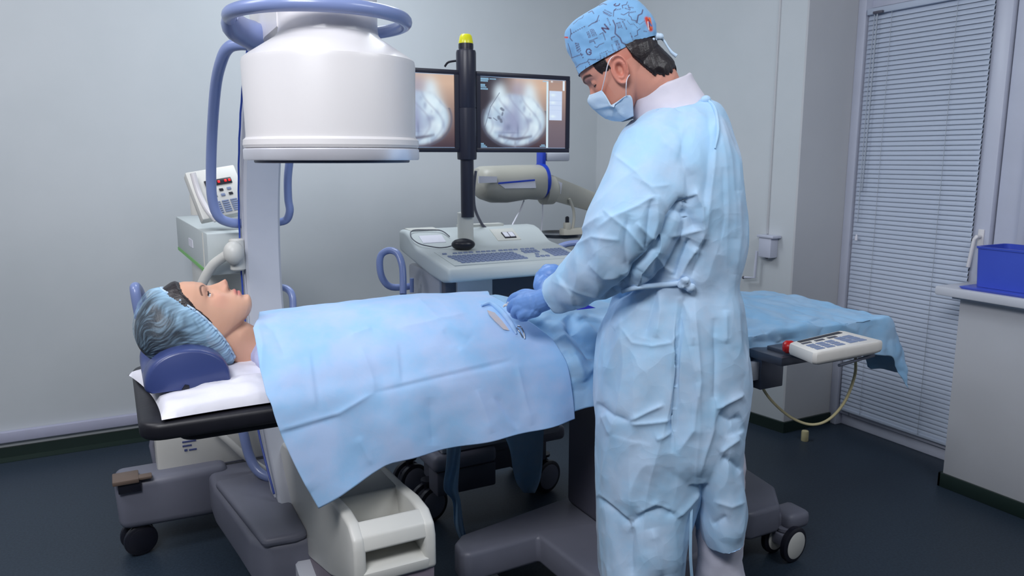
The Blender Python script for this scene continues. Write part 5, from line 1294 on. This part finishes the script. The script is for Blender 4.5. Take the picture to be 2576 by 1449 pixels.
rrow = [(1690, 1040, 1856, 1040, .175, 1.945), (1700, 1120, 1850, 1120, .178, 1.94), (1728, 1200, 1855, 1200, .172, 1.93), (1735, 1240, 1860, 1240, .165, 1.925), (1739, 1280, 1861, 1280, .160, 1.92), (1744, 1310, 1859, 1305, .156, 1.92), (1752, 1335, 1857, 1318, .154, 1.92)]
g.loft(rows_loft(resample_rows(lrow, 40), 80, 2.3, FH, conv_d)); g.loft(rows_loft(resample_rows(rrow, 40), 80, 2.3, FH, conv_d))
def sleeve(pts, g):
    P = [q(*p[:3]) for p in pts]; R = [p[3] for p in pts]; g.tube(P, R, 40, smooth=8)
sleeve([(1680, 350, 1.90, .090), (1640, 410, 1.84, .098), (1618, 490, 1.81, .108), (1588, 570, 1.80, .112), (1560, 625, 1.81, .104), (1510, 668, 1.84, .080), (1455, 710, 1.88, .064), (1410, 734, 1.92, .055), (1386, 746, 1.94, .050)], g)
sleeve([(1640, 380, 2.08, .085), (1590, 480, 2.12, .085), (1545, 580, 2.14, .070), (1480, 655, 2.16, .055), (1425, 705, 2.18, .042), (1408, 722, 2.19, .036)], g)
Vg, fg = remesh(g, .0028, 16, .5)
Ng = normals(Vg, fg)
zone = fbm(Vg * np.array([1, 1, .5]), 7.0, 2, 1.5) * .006 + (np.abs(fbm(Vg * np.array([1, 1, .45]), 9.0, 2, 8.0)) - .25) * -.012
PGp = proj(Vg); sk_ = np.clip((PGp[:, 1] - 760) / 120, 0, 1) * np.clip((1500 - PGp[:, 1]) / 200, .4, 1)
ph = (PGp[:, 0] + 14 * np.sin(PGp[:, 1] / 90.0) - (PGp[:, 1] - 740) * .12 * np.sign(PGp[:, 0] - 1700)) / 21.0 + 1.3 * fbm(Vg * np.array([1, 1, .25]), 3.0, 1, 9.0)
bk_ = np.clip((PGp[:, 0] - 1740) / 40, 0, 1) * np.clip((760 - PGp[:, 1]) / 80, 0, 1) * np.clip((PGp[:, 1] - 260) / 80, 0, 1)
zone = zone + (.0042 * sk_ + .0034 * bk_) * (1 - 2 * np.abs(np.sin(ph * .5)) ** .8)
Vg = Vg + Ng * zone[:, None]; Ng = normals(Vg, fg)
Vg = creases(Vg, Ng, [
    ([(1538, 383), (1600, 432), (1655, 490), (1688, 540)], 4, .0035, 'R'),
    ([(1752, 492), (1718, 508), (1692, 545), (1678, 590), (1648, 632), (1600, 680), (1590, 712), (1560, 735), (1505, 765)], 11, -.026, 'r'),
    ([(1716, 503), (1748, 488), (1764, 520), (1766, 585), (1752, 640)], 8, .012, 'R'), ([(1700, 520), (1735, 545), (1750, 580)], 12, -.010, 'r'),
    ([(1752, 620), (1725, 665), (1705, 705)], 7, .012, 'R'), ([(1735, 600), (1712, 655), (1698, 700)], 9, -.014, 'r'), ([(1768, 600), (1760, 650), (1740, 700)], 8, -.007, 'r'),
    ([(1652, 640), (1668, 670), (1700, 690)], 7, .007, 'R'), ([(1660, 640), (1655, 690), (1655, 716)], 7, -.008, 'r'), ([(1690, 600), (1760, 575)], 5, .005, 'R'),
    ([(1790, 258), (1802, 320), (1796, 420), (1783, 520), (1770, 610)], 7, .006, 'R'), ([(1780, 270), (1788, 340), (1782, 440), (1768, 520)], 9, -.005, 'r'), ([(1815, 300), (1838, 400), (1846, 500), (1850, 600)], 9, .005, 'R'), ([(1820, 420), (1825, 540), (1810, 640)], 9, -.005, 'r'), ([(1855, 480), (1862, 590), (1850, 690)], 8, .005, 'r'),
    ([(1655, 716), (1610, 738), (1550, 752)], 7, .007, 'R'), ([(1655, 720), (1640, 770), (1618, 850)], 8, -.009, 'r'), ([(1655, 722), (1662, 780), (1650, 850)], 8, .007, 'R'), ([(1655, 715), (1610, 690), (1592, 700)], 6, -.006, 'r'), ([(1655, 722), (1590, 790), (1545, 830)], 8, .005, 'r'),
    ([(1725, 740), (1712, 800), (1702, 900), (1697, 1030), (1690, 1140)], 12, -.013, 'r'), ([(1706, 745), (1696, 830), (1688, 940), (1688, 1060)], 7, .007, 'R'), ([(1745, 745), (1752, 850), (1760, 960), (1745, 1080), (1705, 1140)], 9, .009, 'R'),
    ([(1712, 745), (1735, 800), (1742, 870)], 6, .006, 'R'), ([(1560, 820), (1590, 862), (1640, 870), (1690, 862), (1714, 830)], 3.2, .0040, 'R'),
    ([(1500, 1015), (1540, 1045), (1583, 1062)], 6, -.008, 'r'), ([(1583, 1058), (1630, 1035), (1672, 1018)], 5, .008, 'R'), ([(1585, 1066), (1640, 1064), (1695, 1058)], 5, .007, 'R'), ([(1650, 1108), (1695, 1088)], 5, .006, 'R'), ([(1510, 1040), (1535, 1095)], 5, .004, 'R'),
    ([(1500, 1250), (1545, 1285), (1588, 1325)], 7, -.013, 'r'), ([(1505, 1240), (1550, 1275), (1592, 1312)], 6, .006, 'R'), ([(1588, 1318), (1625, 1290), (1665, 1280), (1705, 1300)], 10, -.010, 'r'), ([(1600, 1295), (1650, 1268), (1700, 1290)], 7, .007, 'R'),
    ([(1703, 1303), (1735, 1270), (1760, 1240)], 6, .007, 'R'), ([(1588, 1325), (1586, 1400), (1590, 1449)], 7, -.008, 'r'), ([(1640, 1330), (1655, 1400), (1665, 1449)], 12, .007, 'r'), ([(1590, 1060), (1585, 1150), (1588, 1300)], 14, .006, 'r'),
    ([(1798, 800), (1802, 900), (1800, 1025)], 7, -.008, 'r'), ([(1825, 780), (1826, 865)], 6, .006, 'R'), ([(1800, 1028), (1835, 1010), (1872, 990)], 6, .009, 'R'), ([(1805, 1040), (1840, 1060), (1865, 1050)], 12, -.009, 'r'), ([(1798, 1000), (1792, 1080), (1770, 1150), (1758, 1200)], 8, .008, 'R'),
    ([(1815, 1150), (1845, 1165), (1868, 1185)], 7, -.008, 'r'), ([(1810, 1140), (1835, 1120), (1862, 1100)], 7, .008, 'R'), ([(1795, 1260), (1840, 1275), (1875, 1262)], 7, .005, 'R'), ([(1790, 1320), (1830, 1300)], 7, -.006, 'r'),
    ([(1500, 575), (1545, 545), (1600, 520), (1652, 490)], 5, .006, 'R'), ([(1440, 600), (1485, 560), (1520, 540)], 6, .006, 'R'), ([(1435, 625), (1490, 595), (1560, 605)], 5, .005, 'R'), ([(1515, 525), (1580, 580), (1635, 645)], 5, .005, 'R'), ([(1640, 500), (1632, 570), (1625, 640)], 8, -.009, 'r'), ([(1652, 490), (1655, 560), (1640, 620)], 8, .006, 'r'),
    ([(1580, 540), (1570, 620), (1580, 690)], 12, -.008, 'r'), ([(1600, 560), (1640, 600), (1665, 610)], 6, .005, 'R'), ([(1590, 440), (1640, 470), (1690, 465)], 5, .003, 'R'), ([(1660, 350), (1720, 400), (1740, 440)], 10, .003, 'r'), ([(1740, 250), (1720, 330), (1700, 420)], 12, .003, 's'),
    ([(1480, 660), (1520, 700), (1560, 700)], 9, .005, 'r'), ([(1400, 690), (1440, 745), (1450, 790)], 6, .003, 's'), ([(1385, 705), (1450, 735), (1530, 760)], 4, .0025, 'R'), ([(1350, 760), (1400, 785), (1440, 792)], 4, .0025, 'R'),
])
gw = mesh_obj('gown', Vg, fg, M['gown'], sg, 180)
def on_gown(px, py, lift): return on_sheet(px, py, Vg) - ray(px, py) * lift / np.linalg.norm(ray(px, py))
# waist tie, knot, hanging ends
wt = G().tube([on_gown(1562, 735, .001), on_gown(1600, 728, .002), on_gown(1655, 716, .003), on_gown(1690, 718, .003), on_gown(1722, 714, .006)], [.005, .006, .007, .006, .007], 10, smooth=5).build('waist_tie', M['gown'], gw, 60)
k0 = Vector(tuple(on_gown(1725, 718, .008)))
g = G().ball(k0, .017, .014, .013, 18, 12).ball(k0 + Vector((.012, -.006, -.008)), .013, .012, .012, 16, 10).ball(k0 + Vector((-.006, -.008, .010)), .012, .009, .009, 16, 10)
Vk, fk = remesh(g, .0025, 1); Vk = Vk + normals(Vk, fk) * (fbm(Vk, 70, 2) * .003)[:, None]; mesh_obj('tie_knot', Vk, fk, M['gown'], wt, 180)
def ribbon(pts, wd, name, par, mat, tw=0.0):
    P, _ = spline([Vector(tuple(p)) for p in pts], [0] * len(pts), 8); W = []
    for i, p in enumerate(P):
        s_ = Vector(tuple(RT)) * math.cos(tw * i) + Vector(tuple(FH)) * math.sin(tw * i); ww = wd if not hasattr(wd, '__len__') else np.interp(i / (len(P) - 1), np.linspace(0, 1, len(wd)), wd)
        for k in range(5): W.append(p + s_ * ww * (k / 4 - .5) + Vector(tuple(FH)) * (.002 * ((k % 2) - .5)))
    return sheet_obj(name, np.array([tuple(p) for p in W]), len(P), 5, mat, par, -.0008)
ribbon([q(1741, 1235, 1.80), q(1740, 1270, 1.79), q(1738, 1320, 1.78), q(1737, 1400, 1.78), q(1742, 1470, 1.79)], [.005, .007, .008, .009], 'tie_end', gw, M['gown'], .01)
# neck tie at the back of the gown
G().ball(on_gown(1778, 242, .004), .013, .010, .010).tube([on_gown(1785, 245, .005), on_gown(1800, 270, .006), on_gown(1806, 320, .006), on_gown(1800, 370, .005)], [.003, .004, .004, .002], 8, smooth=5).tube([on_gown(1772, 243, .004), on_gown(1740, 240, .005), on_gown(1700, 245, .004), on_gown(1650, 262, .004)], .0025, 8, smooth=5).build('neck_tie', M['gown'], gw, 60)
# trousers and shoes
for s_, (ax_, ay_) in ((1, (1812, 1.90)), (-1, (1625, 2.0))):
    top_ = atD(ax_, 1200, ay_); bot = atD(ax_ + (0 if s_ > 0 else -6), 1449, ay_)
    rings = []
    for k in range(40):
        t = k / 39; z = .62 * (1 - t) + .075 * t; f = (z - bot[2]) / (top_[2] - bot[2]); c = bot * (1 - f) + top_ * f if z > bot[2] else bot
        r1 = .062 + .006 * math.sin(t * 19) * t; rings.append([(c[0] + RT[0] * r1 * math.cos(a) + FH[0] * .07 * math.sin(a), c[1] + RT[1] * r1 * math.cos(a) + FH[1] * .07 * math.sin(a), z + .003 * math.sin(a * 3 + t * 20)) for a in np.linspace(0, 2 * PI, 40, endpoint=False)])
    g = G().loft(rings); Vt = np.array(g.v); Vt = Vt + normals(Vt, [f for f in g.f if len(f) == 4]) * (fbm(Vt * np.array([1, 1, 1.6]), 16, 2, 2) * .006)[:, None]
    mesh_obj('trouser_leg', Vt, g.f, M['trouser'], sg, 180)
    c = bot; dirv = Vector(tuple(-RT * .8 + FH * .55)).normalized(); sd_ = Vector((-dirv.y, dirv.x, 0)); rings = []
    for t, w_, h in ((-.09, .012, .03), (-.085, .028, .055), (-.05, .038, .075), (0, .040, .085), (.06, .042, .07), (.11, .045, .052), (.15, .038, .042), (.172, .018, .028), (.176, .006, .014)):
        o_ = Vector((c[0], c[1], 0)) + dirv * t
        rings.append([o_ + sd_ * w_ * x + Vector((0, 0, h * z)) for x, z in ((-1, 0), (-1.02, .3), (-.85, .7), (-.4, .97), (.4, .97), (.85, .7), (1.02, .3), (1, 0))])
    G().loft(rings).build('shoe', M['white'], sg, 60)
# gloved hands, closed on the instruments
def hand(parts, name, label=None):
    g = G()
    for p in parts:
        P = [q(*a[:3]) for a in p]; R = [a[3] for a in p]; g.tube(P, R, 18, smooth=4)
        for a, r in ((P[0], R[0]), (P[-1], R[-1])): g.ball(a, r * .98, n=16, m=10)
    Vq, fq = remesh(g, .0021, 3); Nq = normals(Vq, fq)
    Vq = Vq + Nq * (fbm(Vq, 40, 2) * .0008)[:, None]
    return Vq, fq
near = [[(1395, 742, 1.94, .030), (1360, 757, 1.96, .030), (1335, 765, 1.98, .034), (1318, 766, 1.99, .031)],
        [(1345, 780, 1.96, .020), (1325, 784, 1.97, .022)], [(1345, 748, 1.99, .020), (1318, 750, 2.01, .020)],
        [(1318, 746, 2.01, .014), (1298, 746, 2.03, .0125), (1284, 757, 2.05, .0105), (1282, 768, 2.045, .009)],
        [(1313, 758, 1.99, .0145), (1294, 762, 2.00, .013), (1284, 775, 2.02, .011), (1290, 783, 2.04, .009)],
        [(1316, 772, 1.97, .0145), (1300, 779, 1.98, .013), (1294, 790, 2.00, .011), (1302, 796, 2.02, .009)],
        [(1325, 784, 1.96, .0135), (1312, 792, 1.965, .012), (1312, 800, 1.985, .010), (1322, 801, 2.0, .0085)],
        [(1345, 745, 2.02, .017), (1322, 738, 2.05, .013), (1300, 744, 2.07, .011), (1286, 756, 2.07, .009)]]
Vq, fq = hand(near, 'glove')
Vq = creases(Vq, normals(Vq, fq), [([(1348, 742), (1345, 765), (1342, 790)], 2.2, .0022, 'R'), ([(1340, 745), (1336, 770), (1332, 795)], 2.2, -.0018, 'r'), ([(1333, 742), (1330, 762), (1336, 780)], 2.2, .0018, 'R'), ([(1352, 772), (1338, 785), (1330, 800)], 2.0, .0022, 'R'), ([(1326, 750), (1324, 765), (1330, 778)], 2, -.0012, 'r'), ([(1355, 780), (1344, 792)], 2, .002, 'R'), ([(1300, 765), (1312, 772)], 2.5, -.002, 'r'), ([(1298, 783), (1312, 786)], 2.5, -.002, 'r')])
mesh_obj('glove', Vq, fq, M['glove'], sg, 180)
far = [[(1440, 700, 2.15, .028), (1410, 698, 2.14, .029), (1388, 692, 2.13, .031), (1374, 694, 2.13, .028)], [(1395, 680, 2.16, .018), (1375, 680, 2.16, .018)], [(1392, 708, 2.11, .017), (1374, 708, 2.11, .017)],
       [(1372, 682, 2.15, .013), (1358, 692, 2.14, .012), (1352, 708, 2.13, .0105), (1354, 720, 2.12, .009)], [(1370, 690, 2.13, .013), (1355, 702, 2.12, .012), (1350, 718, 2.11, .0105), (1354, 730, 2.11, .009)],
       [(1370, 700, 2.11, .013), (1358, 712, 2.10, .012), (1355, 728, 2.10, .0105), (1360, 738, 2.10, .009)], [(1374, 708, 2.10, .012), (1364, 722, 2.095, .011), (1362, 735, 2.09, .0095), (1367, 744, 2.09, .008)], [(1395, 688, 2.17, .016), (1380, 700, 2.19, .0125), (1366, 716, 2.17, .0105), (1360, 728, 2.14, .009)]]
Vq, fq = hand(far, 'glove'); mesh_obj('glove', Vq, fq, M['glove'], sg, 180)

# small things at the hands
sk = thing('catheter_connector', 'small white plastic connector held in the near gloved fingers', 'connector', tuple(q(1280, 768, 2.02)))
c = q(1279, 768, 2.015)
G().tube([c + Vector(tuple(-RT * .012)), c + Vector(tuple(RT * .014))], .0032, 10).tube([c + Vector((0, 0, -.007)), c + Vector((0, 0, .009))], .0034, 10).ball(c, .0055).build('body', M['white'], sk, 60)
G().tube([c + Vector(tuple(-RT * .004)) + Vector((0, 0, .004)), c + Vector(tuple(-RT * .014)) + Vector((0, 0, -.004))], .0026, 8).build('tap_lever', M['white'], sk, 60)
tc_ = thing('towel_clip', 'small steel towel clip pinching the drape edge below the gloved hand', 'clip', tuple(on_sheet(1310, 836)))
p0 = [on_sheet(x, y, lift=l) for x, y, l in ((1303, 826, .012), (1312, 832, .016), (1318, 842, .010), (1320, 850, .004))]
G().tube(p0, .0022, 8, smooth=5).build('jaw', M['steel'], tc_, 60)
p0 = [on_sheet(x, y, lift=l) for x, y, l in ((1300, 830, .010), (1307, 838, .012), (1316, 848, .006))]
G().tube(p0, .0020, 8, smooth=5).build('jaw', M['steel'], tc_, 60)
vp = [on_sheet(x, y, V2, lift=l) for x, y, l in ((1450, 778, .006), (1474, 768, .012), (1500, 776, .004))]
vc = q(1478, 772, 2.16)
tag(G().prism([(vc.x - .035, vc.z - .006), (vc.x - .006, vc.z + .008), (vc.x + .03, vc.z - .006)], 'Y', vc.y, vc.y + .04, .001).build('plastic_wedge', M['violet'], None, 30), 'small violet plastic piece on the drape behind the surgeon sleeve', 'plastic piece')
